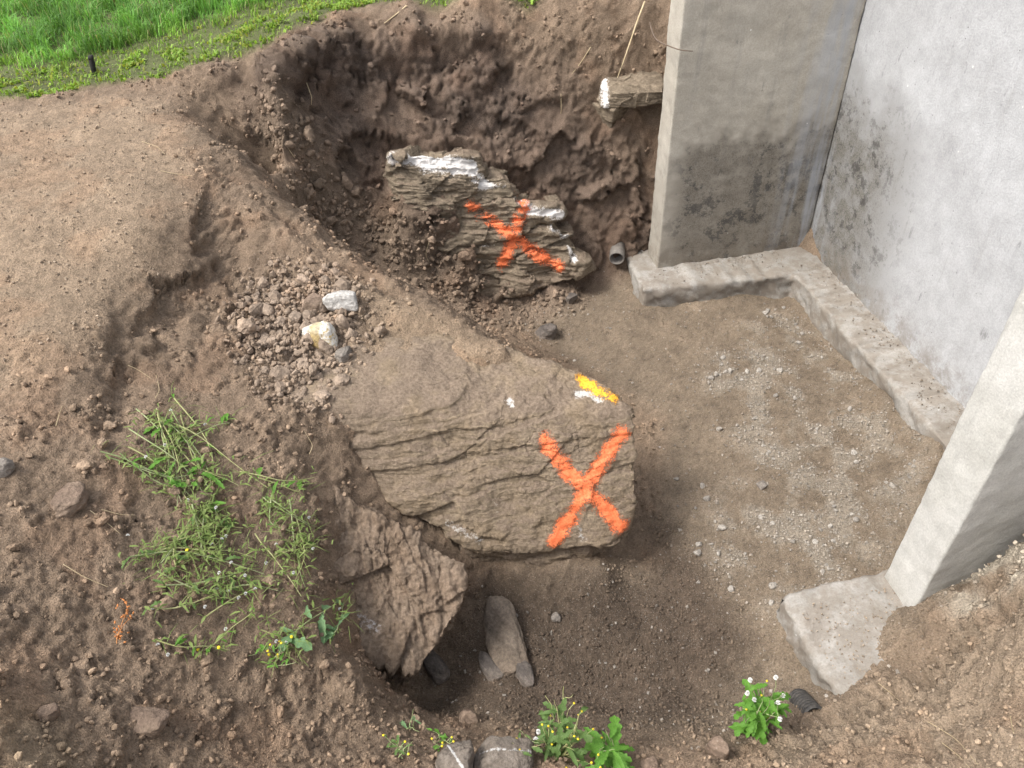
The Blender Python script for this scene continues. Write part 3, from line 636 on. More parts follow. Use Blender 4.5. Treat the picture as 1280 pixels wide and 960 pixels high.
# ---- ledge of rock in the back bank, second X
kt = np.cross(np.array([0, 0, 1.0]), kn); kt[2] = 0; kt /= np.linalg.norm(kt); kt = kt if kt[0] > 0 else -kt
ku = np.cross(kn, kt); ku = ku if ku[2] > 0 else -ku
def ledge(x0, x1, y0, y1, off, depth=0.55, tilt=0.0, slope_r=0.0, n=90, seed=1):
    xm, ym = (x0 + x1) / 2, (y0 + y1) / 2
    c = kp(xm, ym, off) - kn * depth * 0.35
    tt = ku + kt * tilt
    V, Fq = polytope(c, [(kn, kp(xm, ym, off)), (tt, kp(xm, y0, off)), (-ku + kt * tilt, kp(xm, y1, off)), (-kt + ku * 0.2, kp(x0, ym, off)), (kt + ku * slope_r, kp(x1, ym, off)), (-kn, kp(xm, ym, off) - kn * depth), (kn + kt * 0.8 * (1 if seed % 2 else 0.6), kp(x1 - 6, ym, off)), (kn - kt * 0.7, kp(x0 + 5, ym, off))], n, 40)
    return V, Fq
parts = [ledge(540, 728, 262, 372, -0.035, 0.5, 0.2, 0.8, 62, 5), ledge(487, 612, 196, 240, 0.03, 0.5, 0.10, 0.3, 62, 1), ledge(500, 645, 222, 262, 0.015, 0.5, 0.10, 0.5, 62, 8), ledge(545, 708, 250, 300, 0.00, 0.5, 0.22, 0.4, 62, 2), ledge(575, 722, 282, 322, -0.015, 0.5, 0.22, 0.5, 62, 3), ledge(600, 740, 305, 362, -0.01, 0.55, 0.15, 0.6, 62, 4)]
Vs, Fs, off = [], [], 0
for V, Fq in parts: Vs.append(V); Fs.append(Fq + off); off += len(V)
V = np.concatenate(Vs); Fq = np.concatenate(Fs); N = vnorm(V, Fq)
V = V + N * (strata(V, N, (0.16, 0.05, 1.0), 13, 0.026, 9, 0.035, 2.0) + 0.030 * fbm(V, 4.5, 3, 16) + 0.040 * facets(V * np.array([1, 1, 1.7]), 5, 7) + 0.012 * facets(V * np.array([1, 1, 2.8]), 12, 8) + 0.005 * facets(V, 28, 9))[:, None]; N = vnorm(V, Fq)
def wl(pts, r, a=0.9): return a * np.exp(-(polyline_dist(V, [kp(*p) for p in pts]) / r) ** 2)
whk = wl([(492, 198), (545, 200), (585, 205)], 0.05, 1.1) + wl([(530, 212), (590, 218), (600, 228)], 0.06, 0.85) + wl([(520, 236), (590, 232), (630, 232)], 0.022, 0.8) + wl([(650, 250), (660, 262), (700, 268)], 0.045, 1.0) + wl([(690, 285), (712, 300), (718, 325)], 0.035, 0.85) + wl([(600, 308), (660, 305)], 0.012, 0.7)
drk = np.clip(0.25 + 0.7 * sstep(0.5, 0.9, N[:, 2]) + 0.5 * sstep(0.28, 0.12, V[:, 2]), 0, 1) * (1 - np.clip(whk, 0, 1))
ledge_o, c0 = finish_rock('rock_ledge', V, Fq, ROCK_B, whk, drk)
tag(ledge_o, 'layered rock ledge with white crust and orange X in the dark back bank', 'rock')
paint_on(V - c0, N, Fq, [[kp(588, 260, .02) - c0, kp(625, 283, .02) - c0, kp(660, 310) - c0, kp(698, 333) - c0], [kp(654, 256) - c0, kp(648, 275) - c0, kp(640, 305) - c0, kp(627, 332) - c0]], 0.034, PAINT_O, ledge_o, kn, label='orange sprayed X')

# ---- ribbed slab hanging over the hole
an, aq = pl3(at(405, 612, 0.77), at(578, 718, 0.47), at(480, 800, 0.38))
if an[2] < 0: an = -an
def ap(px, py): return on_plane(px, py, aq, an)
e1 = ap(578, 718) - ap(405, 612); e1 /= np.linalg.norm(e1); up_in = np.cross(an, e1); up_in = up_in if up_in[1] > 0 else -up_in
V, Fq = polytope(ap(480, 720) - an * 0.22, [(an, aq), (up_in - an * 0.1, ap(490, 650)), (e1 * 0.9 + np.array([0, 0, -0.1]), ap(574, 765)), ((-0.45, -0.85, -0.12), ap(445, 800)), ((0.30, -0.92, -0.10), ap(515, 852)), (-e1, ap(375, 650)), (-an, ap(480, 720) - an * 0.75), ((0.9, 0.1, -0.25), ap(582, 740)), ((0, 0, -1), (0, 0, -0.12))], 120, 30)
N = vnorm(V, Fq); rdir = ap(462, 775) - ap(432, 635); rdir /= np.linalg.norm(rdir); rib = np.cross(an, rdir); rib = rib if rib @ e1 > 0 else -rib; ribc = V @ rib
ribs = noise(np.stack([ribc * 22 + 1.6 * noise(V, 5, 3), V @ rdir * 2.5, V @ an * 1.5], -1), 1.0, 61)
saw = np.modf((ribc + 0.06 * noise(V, 5, 8) + 0.03 * noise(V, 13, 4) + 0.02 * (V @ rdir)) * 15 + 100)[0]
V = V + N * (0.010 * ribs + 0.030 * fbm(V, 4, 3, 62) + 0.026 * facets(V, 4, 10) + 0.012 * facets(np.stack([ribc * 2.0, V @ rdir * 0.8, V @ an], -1), 12, 11) + 0.009 * fbm(np.stack([ribc * 2.6, V @ rdir * 0.9, V @ an], -1), 14, 3, 65) + 0.008 * fbm(V, 40, 2, 63))[:, None]
low = sstep(0.0, -0.18, (V - ap(470, 760)) @ up_in)
V = V - up_in * (low * 0.03 * (saw + 0.6 * noise(V, 9, 9)))[:, None]
N = vnorm(V, Fq)
wha = 0.5 * np.exp(-(polyline_dist(V, [ap(455, 722), ap(480, 740)]) / 0.03) ** 2) + 0.55 * np.exp(-(polyline_dist(V, [ap(415, 748), ap(470, 785)]) / 0.04) ** 2) + 0.4 * np.exp(-(polyline_dist(V, [ap(515, 710), ap(530, 725)]) / 0.02) ** 2)
slab_o, c0 = finish_rock('ribbed_rock_slab', V, Fq, ROCK_C, wha, 0.35 + 0.5 * sstep(0.2, -0.3, fbm(V, 6, 2, 64)))
tag(slab_o, 'brown ribbed rock slab overhanging the dark hole left of the boulder', 'rock')

# ---- single stones
def stone_mesh(size, seed, n=26, p=12, rough=0.05, lam=0.0, flat_top=False):
    r = np.random.default_rng(seed); pls = []
    for k_ in range(13):
        d = r.normal(size=3); d /= np.linalg.norm(d); pls.append((d, d * r.uniform(0.72, 1.05)))
    for ax in range(3):
        for sg in (-1, 1):
            d = np.zeros(3); d[ax] = sg; d += r.normal(size=3) * 0.12; pls.append((d, d / np.linalg.norm(d) * r.uniform(0.85, 1.0)))
    V, Fq = polytope((0, 0, 0), pls, n, p)
    N = vnorm(V, Fq)
    V = V + N * (rough * fbm(V + seed, 2.2, 4, seed % 50))[:, None]
    if lam: V = V + N * (lam * noise(np.stack([V[:, 2] * 9, V[:, 0] * .6, V[:, 1] * .6], -1), 1.0, seed % 40) * (1 - N[:, 2] ** 2))[:, None]
    return V * (np.asarray(size) / 2), Fq
def rotm(rz, tx=0, ty=0): return np.array(Matrix.Rotation(rz, 3, 'Z') @ Matrix.Rotation(ty, 3, 'Y') @ Matrix.Rotation(tx, 3, 'X'))
def stone(name, px, py, size, rz, label, cat, mat, seed, sink=0.3, tx=0, ty=0, group=None, n=26, white=0.0, dirt=0.2, rough=0.05, lam=0.0, pos=None, wf=None):
    V, Fq = stone_mesh(size, seed, n, 12, rough, lam)
    V = V @ rotm(rz, tx, ty).T
    g = Pf[spot(px, py)] if pos is None else np.asarray(pos)
    me = mesh_np(name, V, Fq)
    wv = np.full(len(V), white) if wf is None else wf(V)
    set_val(me, 'white', wv); set_val(me, 'dirt', np.full(len(V), dirt) * sstep(0.5, -0.3, V[:, 2] / V[:, 2].max()))
    return tag(obj(name, me, mat, None, g + np.array([0, 0, V[:, 2].max() * (1 - 2 * sink)])), label, cat, group)
ST_GREY = rock_material('grey_stone', (0.19, 0.165, 0.14, 1), (0.26, 0.23, 0.20, 1), (0, 0, 1), 20)
ST_PALE = rock_material('pale_stone', (0.38, 0.36, 0.33, 1), (0.50, 0.48, 0.45, 1), (0, 0, 1), 12)
ST_YEL = rock_material('yellowed_stone', (0.42, 0.38, 0.28, 1), (0.48, 0.34, 0.13, 1), (0, 0, 1), 10)
ST_BROWN = rock_material('brown_stone', (0.19, 0.135, 0.10, 1), (0.25, 0.185, 0.135, 1), (0, 0, 1), 25)
ST_DARK = rock_material('dark_stone', (0.105, 0.090, 0.080, 1), (0.16, 0.135, 0.115, 1), (0.3, 0.2, 1), 22, (0.42, 0.41, 0.40))
ST_VEIN = rock_material('veined_stone', (0.155, 0.128, 0.104, 1), (0.215, 0.185, 0.155, 1), (0.3, 0.2, 1), 22, (0.46, 0.45, 0.43))
ST_SLAB = rock_material('slab_stone', (0.115, 0.092, 0.072, 1), (0.155, 0.125, 0.098, 1), (0.3, 0.2, 1), 22, (0.3, 0.28, 0.25))
stone('pale_stone', 428, 381, (0.175, 0.11, 0.10), 0.1, 'white angular stone among dirt clods, the farther of the two pale ones', 'stone', ST_PALE, 101, 0.18, white=0.45, n=36)
stone('pale_stone', 405, 427, (0.175, 0.13, 0.12), -0.15, 'white stone with a yellow stain, among dirt clods', 'stone', ST_YEL, 102, 0.2, white=0.35, n=36, wf=lambda V: 0.62 * sstep(0.0, 0.03, np.abs(V[:, 0] + 0.02)))
stone('grey_stone', 431, 449, (0.085, 0.075, 0.075), 0.4, 'small grey brown stone just below the yellow stained white stone', 'stone', ST_GREY, 103, 0.15)
stone('dirt_covered_stone', 393, 385, (0.11, 0.10, 0.10), 0.9, 'brown lump of stone against the left end of the farther white stone', 'stone', ST_BROWN, 104, 0.25)
stone('brown_stone', 684, 418, (0.16, 0.12, 0.10), 0.3, 'rough brown stone lying on the pit floor behind the boulder', 'stone', ST_DARK, 105, 0.25, n=30, rough=0.09)
stone('round_stone', 695, 772, (0.055, 0.05, 0.045), 0, 'small round grey stone on the pit floor below the boulder', 'stone', ST_GREY, 106, 0.2, n=16)
stone('tan_stone', 183, 905, (0.155, 0.095, 0.075), -0.1, 'tan flat-topped stone half sunk in the slope at lower left', 'stone', ST_BROWN, 107, 0.32, n=36, lam=0.03)
stone('leaning_slab', 632, 800, (0.20, 0.44, 0.11), 0.20, 'grey brown flat slab leaning in the hole beside the ribbed rock', 'stone', ST_SLAB, 108, 0.47, tx=0.35, ty=-0.25, n=60, rough=0.08, lam=0.04, dirt=0.7)
stone('slab_fragment', 612, 835, (0.09, 0.16, 0.06), 0.5, 'narrow grey fragment tucked against the lower left side of the leaning slab', 'stone', ST_DARK, 109, 0.3, tx=0.3, ty=-0.3)
stone('slab_fragment', 655, 845, (0.08, 0.13, 0.06), 0.3, 'pointed grey fragment at the foot of the leaning slab', 'stone', ST_DARK, 110, 0.3, tx=0.2)
stone('wedge_stone', 545, 836, (0.10, 0.17, 0.10), 0.6, 'dark wedge of stone at the bottom of the hole below the ribbed rock', 'stone', ST_DARK, 117, 0.3, tx=0.3)
stone('veined_rock', 570, 958, (0.16, 0.15, 0.13), 0.3, 'brown rock split by a white vein at the bottom edge', 'rock', ST_VEIN, 111, 0.36, n=48, rough=0.08, wf=lambda V: 0.8 * np.exp(-((V[:, 0] * 0.8 + V[:, 1] * 0.5 - 0.005) / 0.006) ** 2))
stone('veined_rock', 628, 955, (0.21, 0.17, 0.13), -0.2, 'grey rock with pale edges at the bottom, right of the split brown rock', 'rock', ST_VEIN, 112, 0.36, n=48, rough=0.08, wf=lambda V: 0.55 * np.exp(-((V[:, 1] - 0.02) / 0.008) ** 2))
stone('reddish_stone', 587, 903, (0.075, 0.08, 0.11), 0.2, 'upright reddish brown stone standing behind the veined rocks', 'stone', ST_BROWN, 113, 0.25)
stone('edge_stone', 812, 958, (0.07, 0.07, 0.06), 0.2, 'tan pebble stone at the bottom edge beside the leafy weed', 'stone', ST_BROWN, 114, 0.3)
stone('edge_stone', 896, 942, (0.07, 0.09, 0.10), 0.5, 'upright tan stone left of the white-tufted weed', 'stone', ST_BROWN, 115, 0.3, white=0.25)
stone('floor_stone', 952, 607, (0.055, 0.05, 0.04), 0.3, 'grey stone on the gravel, largest of the pit floor pebbles', 'stone', ST_GREY, 116, 0.25)
stone('floor_stone', 715, 372, (0.10, 0.08, 0.06), 0.5, 'flat brown stone at the foot of the rock ledge', 'stone', ST_DARK, 118, 0.3)
stone('slope_stone', 250, 625, (0.10, 0.08, 0.06), 0.5, 'reddish stone under the pulled weeds', 'stone', ST_BROWN, 119, 0.35)
stone('slope_stone', 90, 630, (0.13, 0.10, 0.09), 0.7, 'blunt brown stone left of the pulled weeds', 'stone', ST_BROWN, 120, 0.4, rough=0.1)
stone('slope_stone', 5, 590, (0.10, 0.07, 0.07), 0.4, 'pale grey stone at the left edge of the picture', 'stone', ST_GREY, 121, 0.25, white=0.3)
stone('slope_stone', 60, 895, (0.07, 0.05, 0.05), 0.4, 'small brown stone left of the tan flat-topped stone', 'stone', ST_BROWN, 122, 0.3)
# flat slab and wedge sticking out of the bank beside the far wing wall
bp = Pf[spot(795, 122)]
def bank_stone(name, label, c, planes, n, seed, white=None):
    V, Fq = polytope(c, [(nn, np.asarray(c) + np.asarray(q)) for nn, q in planes], n, 36); N = vnorm(V, Fq)
    V = V + N * (strata(V, N, (0.05, 0.05, 1), 22, 0.008, seed, 0.02) + 0.012 * fbm(V, 8, 3, seed) + 0.012 * facets(V, 12, seed))[:, None]
    wv = None if white is None else white(V); o, _ = finish_rock(name, V, Fq, ROCK_B, wv, np.full(len(V), 0.35)); tag(o, label, 'stone')
bc_ = aty(789, 114, bp[1] - 0.05)
bank_stone('bank_slab', 'flat layered tan slab sticking out of the back bank beside the wing wall', bc_, [((0, -1, -0.15), (0, -0.10, 0)), ((0.02, -0.25, 1), (0, 0, 0.055)), ((0.04, 0.1, -1), (0, 0, -0.065)), ((-1, -0.25, 0.35), (-0.185, 0, 0)), ((1, -0.1, 0), (0.21, 0, 0)), ((0, 1, 0), (0, 0.35, 0))], 54, 31, lambda V: 0.75 * np.exp(-((V[:, 0] - bc_[0] + 0.18) / 0.035) ** 2))
bank_stone('bank_wedge', 'narrow tan wedge of stone hanging under the flat bank slab', aty(764, 150, bp[1] - 0.03), [((-0.8, -0.7, -0.35), (-0.06, -0.01, 0)), ((0.75, -0.75, -0.40), (0.05, -0.02, 0)), ((0, 0, 1), (0, 0, 0.12)), ((0, 1, 0), (0, 0.2, 0)), ((0, -0.3, -1), (0, 0, -0.20))], 30, 33)

# ---- pipes
def tube(pts, rad, sides=8, cap=False):
    pts = np.asarray(pts, float); n = len(pts); rad = np.broadcast_to(rad, n)
    T = np.gradient(pts, axis=0); T /= np.linalg.norm(T, axis=1)[:, None] + 1e-12
    ref = np.array([0.31, 0.17, 0.93]); A = np.cross(T, ref); A /= np.linalg.norm(A, axis=1)[:, None] + 1e-9; B = np.cross(T, A)
    th = np.linspace(0, 2 * math.pi, sides, endpoint=False)
    V = (pts[:, None] + rad[:, None, None] * (np.cos(th)[None, :, None] * A[:, None] + np.sin(th)[None, :, None] * B[:, None])).reshape(-1, 3)
    i = np.arange(n * sides).reshape(n, sides); j = np.roll(i, -1, 1)
    Fq = np.stack([i[:-1], j[:-1], j[1:], i[1:]], -1).reshape(-1, 4)
    return V, Fq
def pipe_profile(axis0, axis1, prof):
    """hollow pipe: prof = list of (distance along axis, radius)"""
    a = np.asarray(axis0, float); d = np.asarray(axis1, float) - a; d /= np.linalg.norm(d)
    u = np.cross(d, (0, 0, 1.0)); u /= np.linalg.norm(u); v = np.cross(u, d); th = np.linspace(0, 2 * math.pi, 28, endpoint=False)
    V = np.concatenate([a + d * t + r * (np.cos(th)[:, None] * u + np.sin(th)[:, None] * v) for t, r in prof]); n = len(prof)
    i = np.arange(n * 28).reshape(n, 28); j = np.roll(i, -1, 1)
    return V, np.stack([i[:-1], i[1:], j[1:], j[:-1]], -1).reshape(-1, 4)
p0 = Pf[spot(770, 322)] + np.array([0, -0.07, 0.035])
V, Fq = pipe_profile(p0, p0 + np.array([0.10, 0.5, 0.06]), [(0.4, 0.047), (0.0, 0.047), (0.0, 0.055), (0.09, 0.055), (0.092, 0.051), (0.4, 0.051)])
PIPE_M = simple_material('weathered_pipe', (0.13, 0.115, 0.10), (0.21, 0.19, 0.17), 40, 0.8)
tag(obj('drain_pipe', mesh_np('drain_pipe', V - p0, Fq), PIPE_M, None, p0), 'grey drain pipe end poking out of the back bank near the footing', 'pipe')
q0 = Pf[spot(1000, 872)] + np.array([0, 0, -0.008]); dirp = Pf[spot(1022, 895)] + np.array([0, 0, -0.016]) - q0; dirp /= np.linalg.norm(dirp)
prof = []
for k_ in range(9):
    t = k_ * 0.022; prof += [(t, 0.036), (t + 0.004, 0.046), (t + 0.012, 0.046), (t + 0.016, 0.036)]
prof = [(0.19, 0.031), (0.0, 0.031)] + prof
V, Fq = pipe_profile(q0, q0 + dirp, prof)
tag(obj('corrugated_pipe', mesh_np('corrugated_pipe', V - q0, Fq), simple_material('black_plastic', (0.025, 0.024, 0.024), (0.075, 0.068, 0.060), 60, 0.6), None, q0), 'black corrugated drain pipe half buried beside the near footing', 'pipe')
# ---------------------------------------------------------------- loose clods, pebbles, gravel
inframe = (GPX[:, 0] > -150) & (GPX[:, 0] < 1430) & (GPX[:, 1] > -60) & (GPX[:, 1] < 1080) & (GPX[:, 2] > 0.3) & inner
_du = np.gradient(P, axis=1); _dv = np.gradient(P, axis=0); AREA = np.linalg.norm(np.cross(_du, _dv), axis=2).ravel()
q_ = (Pf[:, :2] - STR_O); _a = q_ @ E1; _b = q_ @ E2
under = ((_a > -0.12) & (_b > -0.6) & (_b < 2.8)) | ((_a > -1.2) & (_b < 0.05) & (_b > -0.45) & (_a < 0.3)) | ((_a > -1.42) & (_b > 2.42) & (_b < 2.75) & (Pf[:, 2] < 0.17))
in_boulder = (np.max(np.stack([(Pf - fq) @ fn, (Pf - tq) @ tn, Pf[:, 0] - 0.40]), 0) < -0.02) & (Pf[:, 1] > 2.0) & (Pf[:, 1] < 2.9) & (Pf[:, 0] > -0.6)
OKV = inframe & ~under & ~in_boulder & (LAWN < 0.2)
SLOPE = np.clip(1 - BANK - FLOOR - LAWN - TREAD - DUST * 0.7 - NEARR, 0, 1)
LIP = pm([(400,800,.65),(500,890,.44),(640,950,.42),(900,945,.36),(1040,900,.3),(1000,1080,.5),(300,1080,.8),(0,1080,1.2),(0,860,1.2),(200,850,.92)], 0.1)
def sample(wt, n):
    pr = np.where(OKV, AREA * wt, 0); pr /= pr.sum(); return rng.choice(len(Pf), n, p=pr, replace=True)
CLOD_LIB = [stone_mesh((1, rng.uniform(0.75, 1), rng.uniform(0.55, 0.8)), 300 + k_, 5, 22, 0.09) for k_ in range(10)]
CLOD_S = [stone_mesh((1, rng.uniform(0.7, 1), rng.uniform(0.5, 0.8)), 330 + k_, 2, 16, 0.05) for k_ in range(12)]
CLOD_XS = [stone_mesh((1, rng.uniform(0.7, 1), rng.uniform(0.5, 0.9)), 360 + k_, 1, 6, 0.0) for k_ in range(12)]
def rand_rot(n):
    q = rng.normal(size=(n, 4)); q /= np.linalg.norm(q, axis=1)[:, None]; w_, x, y, z = q.T
    return np.stack([np.stack([1 - 2 * (y * y + z * z), 2 * (x * y - z * w_), 2 * (x * z + y * w_)], -1), np.stack([2 * (x * y + z * w_), 1 - 2 * (x * x + z * z), 2 * (y * z - x * w_)], -1), np.stack([2 * (x * z - y * w_), 2 * (y * z + x * w_), 1 - 2 * (x * x + y * y)], -1)], 1)
def flat_rot(n, tilt=0.35):
    out = np.empty((n, 3, 3)); rz = rng.uniform(0, 6.28, n); a = rng.normal(0, tilt, n); b = rng.normal(0, tilt, n)
    for k_ in range(n): out[k_] = rotm(rz[k_], a[k_], b[k_])
    return out
def scatter_stuff(name, label, cat, idx, size, lib, mat, bright=(0.8, 1.25), tint=None, tint_amt=0.0, sink=0.15, pos=None):
    n = len(idx); R3 = rand_rot(n); Vs, Fs, Cs, off = [], [], [], 0
    pick = rng.integers(0, len(lib), n); br = rng.uniform(*bright, n)
    for L in range(len(lib)):
        m = np.where(pick == L)[0]
        if len(m) == 0: continue
        V0, F0 = lib[L]
        V = np.einsum('kij,vj->kvi', R3[m], V0) * size[m][:, None, None] + ((Pf[idx[m]] + Nf[idx[m]] * (size[m] * (0.5 - sink) * 0.6)[:, None]) if pos is None else pos[m] + np.array([0, 0, 1.0]) * (size[m] * 0.2)[:, None])[:, None, :]
        Vs.append(V.reshape(-1, 3)); Fs.append((F0[None] + (np.arange(len(m)) * len(V0))[:, None, None] + off).reshape(-1, 4)); off += len(m) * len(V0)
        c = soil[idx[m]] * br[m][:, None]
        if tint is not None:
            ta = tint_amt * rng.uniform(0.3, 1, len(m))[:, None]; c = c * (1 - ta) + np.array(tint) * ta * br[m][:, None]
        Cs.append(np.repeat(c, len(V0), 0))
    me = mesh_np(name, np.concatenate(Vs), np.concatenate(Fs), smooth=False); set_col(me, 'soil', np.concatenate(Cs)); set_val(me, 'grit', np.zeros(len(me.vertices)))
    return tag(obj(name, me, mat), label, cat, kind='stuff')
s_ = NT('clod'); oc = s_.n('ShaderNodeObjectInfo'); nn_ = s_.noise(s_.coord('Object'), 2.4, 3, 0.75)
CLODM = s_.done(s_.mix(1.0, oc.outputs['Color'], s_.ramp(nn_, 0.25, 0.75, 0.65, 1.35), 'MULTIPLY'), 0.95, s_.bump(nn_, 0.35, 0.06))
s_ = NT('crumb'); cn = s_.noise(s_.coord('Object'), 160, 2, 0.7)
CRUMB = s_.done(s_.mix(1.0, s_.attr('soil'), s_.ramp(cn, 0.25, 0.75, 0.7, 1.3), 'MULTIPLY'), 0.95)
clod_me = []
for k_, (V, Fq) in enumerate(CLOD_LIB):
    me = mesh_np('dirt_clod', V, Fq, smooth=False); me.materials.append(CLODM); clod_me.append(me)
def individuals(name, label, cat, group, idx, size, tint=None, ta=0.0, bright=(0.85, 1.2), tilt=0.5):
    R3 = flat_rot(len(idx), tilt)
    for k_, i in enumerate(idx):
        o = bpy.data.objects.new(name, clod_me[rng.integers(0, len(clod_me))]); COL.objects.link(o)
        m4 = Matrix([[*(R3[k_][r] * size[k_]), 0] for r in range(3)] + [[0, 0, 0, 1]])
        m4.translation = Vector([float(c) for c in (Pf[i] + Nf[i] * size[k_] * 0.16)]); o.matrix_world = m4
        c = soil[i] * rng.uniform(*bright)
        if tint is not None: c = c * (1 - ta) + np.array(tint) * ta * rng.uniform(0.7, 1.15)
        o.color = (*[float(x) for x in c], 1); tag(o, label, cat, group)
def sz(n, lo, hi, k_=2.0): return lo + (hi - lo) * rng.random(n) ** k_
def group_of(idx, size, big, fn_, name, cat, group, **kw):
    """individuals whose label tells the size and the neighbourhood"""
    lab = [fn_(GPX[i, 0], GPX[i, 1], 'large' if z_ > big else 'small') for i, z_ in zip(idx, size)]
    for L in sorted(set(lab)):
        m = np.array([l == L for l in lab]); individuals(name, L, cat, group, idx[m], size[m], **kw)
def w_heap(x, y, s_): return f'{s_} brown dirt clod in the crumbly heap, ' + ('behind' if y < 372 else 'left of' if x < 385 and y < 450 else 'right of' if x > 450 and y < 450 else 'beside' if y < 450 else 'in front of') + ' the two white stones'
def w_gully(x, y, s_): return f'{s_} dirt clod in the gully, ' + ('at the foot of the bank corner' if x < 430 else 'left of the rock ledge' if x < 540 else 'below the rock ledge')
def w_slope(x, y, s_): return f'{s_} dirt clod on the left slope, ' + ('above the pulled weeds' if y < 510 else 'left of the pulled weeds' if x < 170 and y < 740 else 'below the pulled weeds' if y > 740 else 'among the pulled weeds')
def w_lip(x, y, s_): return f'{s_} dirt clod on the near lip, ' + ('around the tan flat-topped stone' if x < 330 else 'left of the veined rocks' if x < 540 else 'right of the veined rocks')
def w_floor(x, y, s_): return f'{s_} pale pebble on the pit floor, ' + ('near the far footing' if y < 470 else 'in the middle of the gravel' if y < 610 else 'near the near footing')
n = 130; z_ = sz(n, 0.028, 0.105, 2.6); group_of(sample(CLODS ** 1.5, n), z_, 0.06, w_heap, 'dirt_clod', 'dirt clod', 'clods heaped by the white stones', tint=(0.27, 0.215, 0.17), ta=0.5)
n = 50; z_ = sz(n, 0.04, 0.11); group_of(sample(GULLY * sstep(0.75, 0.2, np.abs(GPX[:, 0] - 450) / 250), n), z_, 0.06, w_gully, 'dirt_clod', 'dirt clod', 'clods in the gully')
n = 75; z_ = sz(n, 0.018, 0.06, 2.2); group_of(sample(SLOPE * (GPX[:, 0] < 420) * (GPX[:, 1] > 430) * (1 - LIP) * sstep(-0.1, 0.4, n_b), n), z_, 0.032, w_slope, 'dirt_clod', 'dirt clod', 'clods on the weedy slope')
n = 45; z_ = sz(n, 0.015, 0.05, 2.2); group_of(sample(LIP * (GPX[:, 1] < 965) * (GPX[:, 0] < 900), n), z_, 0.028, w_lip, 'dirt_clod', 'dirt clod', 'clods on the near lip')
n = 110; z_ = sz(n, 0.014, 0.042, 2.0); group_of(sample((GRAVEL + 0.15 * FLOOR) * sstep(-0.2, 0.3, n_b), n), z_, 0.026, w_floor, 'pebble', 'pebble', 'pebbles on the pit floor', tint=(0.36, 0.335, 0.30), ta=0.75, tilt=0.4)
for n, wt, lo, hi, lib, nm, lb, ct, tint, ta in [
    (3400, CLODS ** 1.2, 0.008, 0.040, CLOD_S, 'crumbled_soil', 'crumbled brown soil filling the heap around the white stones', 'soil', (0.27, 0.215, 0.17), 0.5),
    (5000, SLOPE * sstep(-0.25, 0.35, n_b) * (1 - LIP), 0.007, 0.032, CLOD_S, 'crumbled_soil', 'fine crumbled soil over the left slope', 'soil', None, 0),
    (3600, LIP + 0.5 * SLOPE * (GPX[:, 1] > 700), 0.005, 0.024, CLOD_S, 'crumbled_soil', 'fine crumbled soil on the near lip of the hole', 'soil', None, 0),
    (2600, GULLY + 0.35 * BANK * sstep(0.55, 0.9, Nf[:, 2]), 0.010, 0.050, CLOD_S, 'crumbled_soil', 'loose soil fallen into the gully under the back bank', 'soil', None, 0),
    (4000, TREAD * (0.3 + sstep(-0.1, 0.4, n_b)) + 0.6 * DUST + 0.5 * NEARR, 0.004, 0.020, CLOD_XS, 'soil_grit', 'fine grit on the trodden ground', 'grit', (0.30, 0.26, 0.21), 0.4),
    (7500, GRAVEL * sstep(-0.3, 0.4, n_b) + 0.06 * FLOOR, 0.005, 0.024, CLOD_XS, 'gravel', 'pale gravel scattered over the pit floor', 'gravel', (0.31, 0.285, 0.25), 0.7),
    (6500, FLOOR * (1 - 0.6 * GRAVEL), 0.004, 0.018, CLOD_XS, 'soil_grit', 'small dark crumbs over the bare pit floor', 'grit', (0.24, 0.20, 0.165), 0.2),
    (3000, PITC, 0.006, 0.022, CLOD_S, 'crumbled_soil', 'dark crumbled soil at the near end of the pit floor', 'soil', None, 0),
    (1200, NEARR, 0.006, 0.024, CLOD_S, 'crumbled_soil', 'crumbled tan soil on the near right bank', 'soil', None, 0),
    (7000, SLOPE + 0.4 * BANK + CLODS, 0.004, 0.012, CLOD_XS, 'soil_grit', 'fine soil grains over the slopes', 'grit', None, 0)]:
    scatter_stuff(nm, lb, ct, sample(np.clip(wt, 0, 9), n), sz(n, lo, hi, 2.6), lib, CRUMB, tint=tint, tint_amt=ta)

# soil spilled over the footings
n = 1500; u = rng.random(n); a_ = -1.36 + 0.48 * rng.random(n); b_ = 3.04 - 0.50 * rng.random(n) ** 2.2; pos = np.array([ab(x, y, 0.155) for x, y in zip(a_, b_)])
near_i = sample(NEARR, n); scatter_stuff('soil_grit', 'loose soil spilled over the near footing', 'grit', near_i, sz(n, 0.003, 0.016, 2.6), CLOD_XS, CRUMB, pos=pos, tint=(0.30, 0.255, 0.20), tint_amt=0.7)
n = 1100; t_ = rng.random(n); side = rng.random(n) < 0.35
a_ = np.where(side, -1.1 + t_ * 1.0, -0.08 + 0.22 * rng.random(n) ** 0.6); b_ = np.where(side, -0.20 + 0.2 * rng.random(n) ** 1.6, 0.0 + t_ * 2.3); pos = np.array([ab(x, y, 0.139) for x, y in zip(a_, b_)])
scatter_stuff('soil_grit', 'loose crumbs lying along the far footing and wall foot', 'grit', sample(FLOOR, n), sz(n, 0.003, 0.016, 2.6), CLOD_XS, CRUMB, pos=pos, tint=(0.26, 0.235, 0.20), tint_amt=0.5)
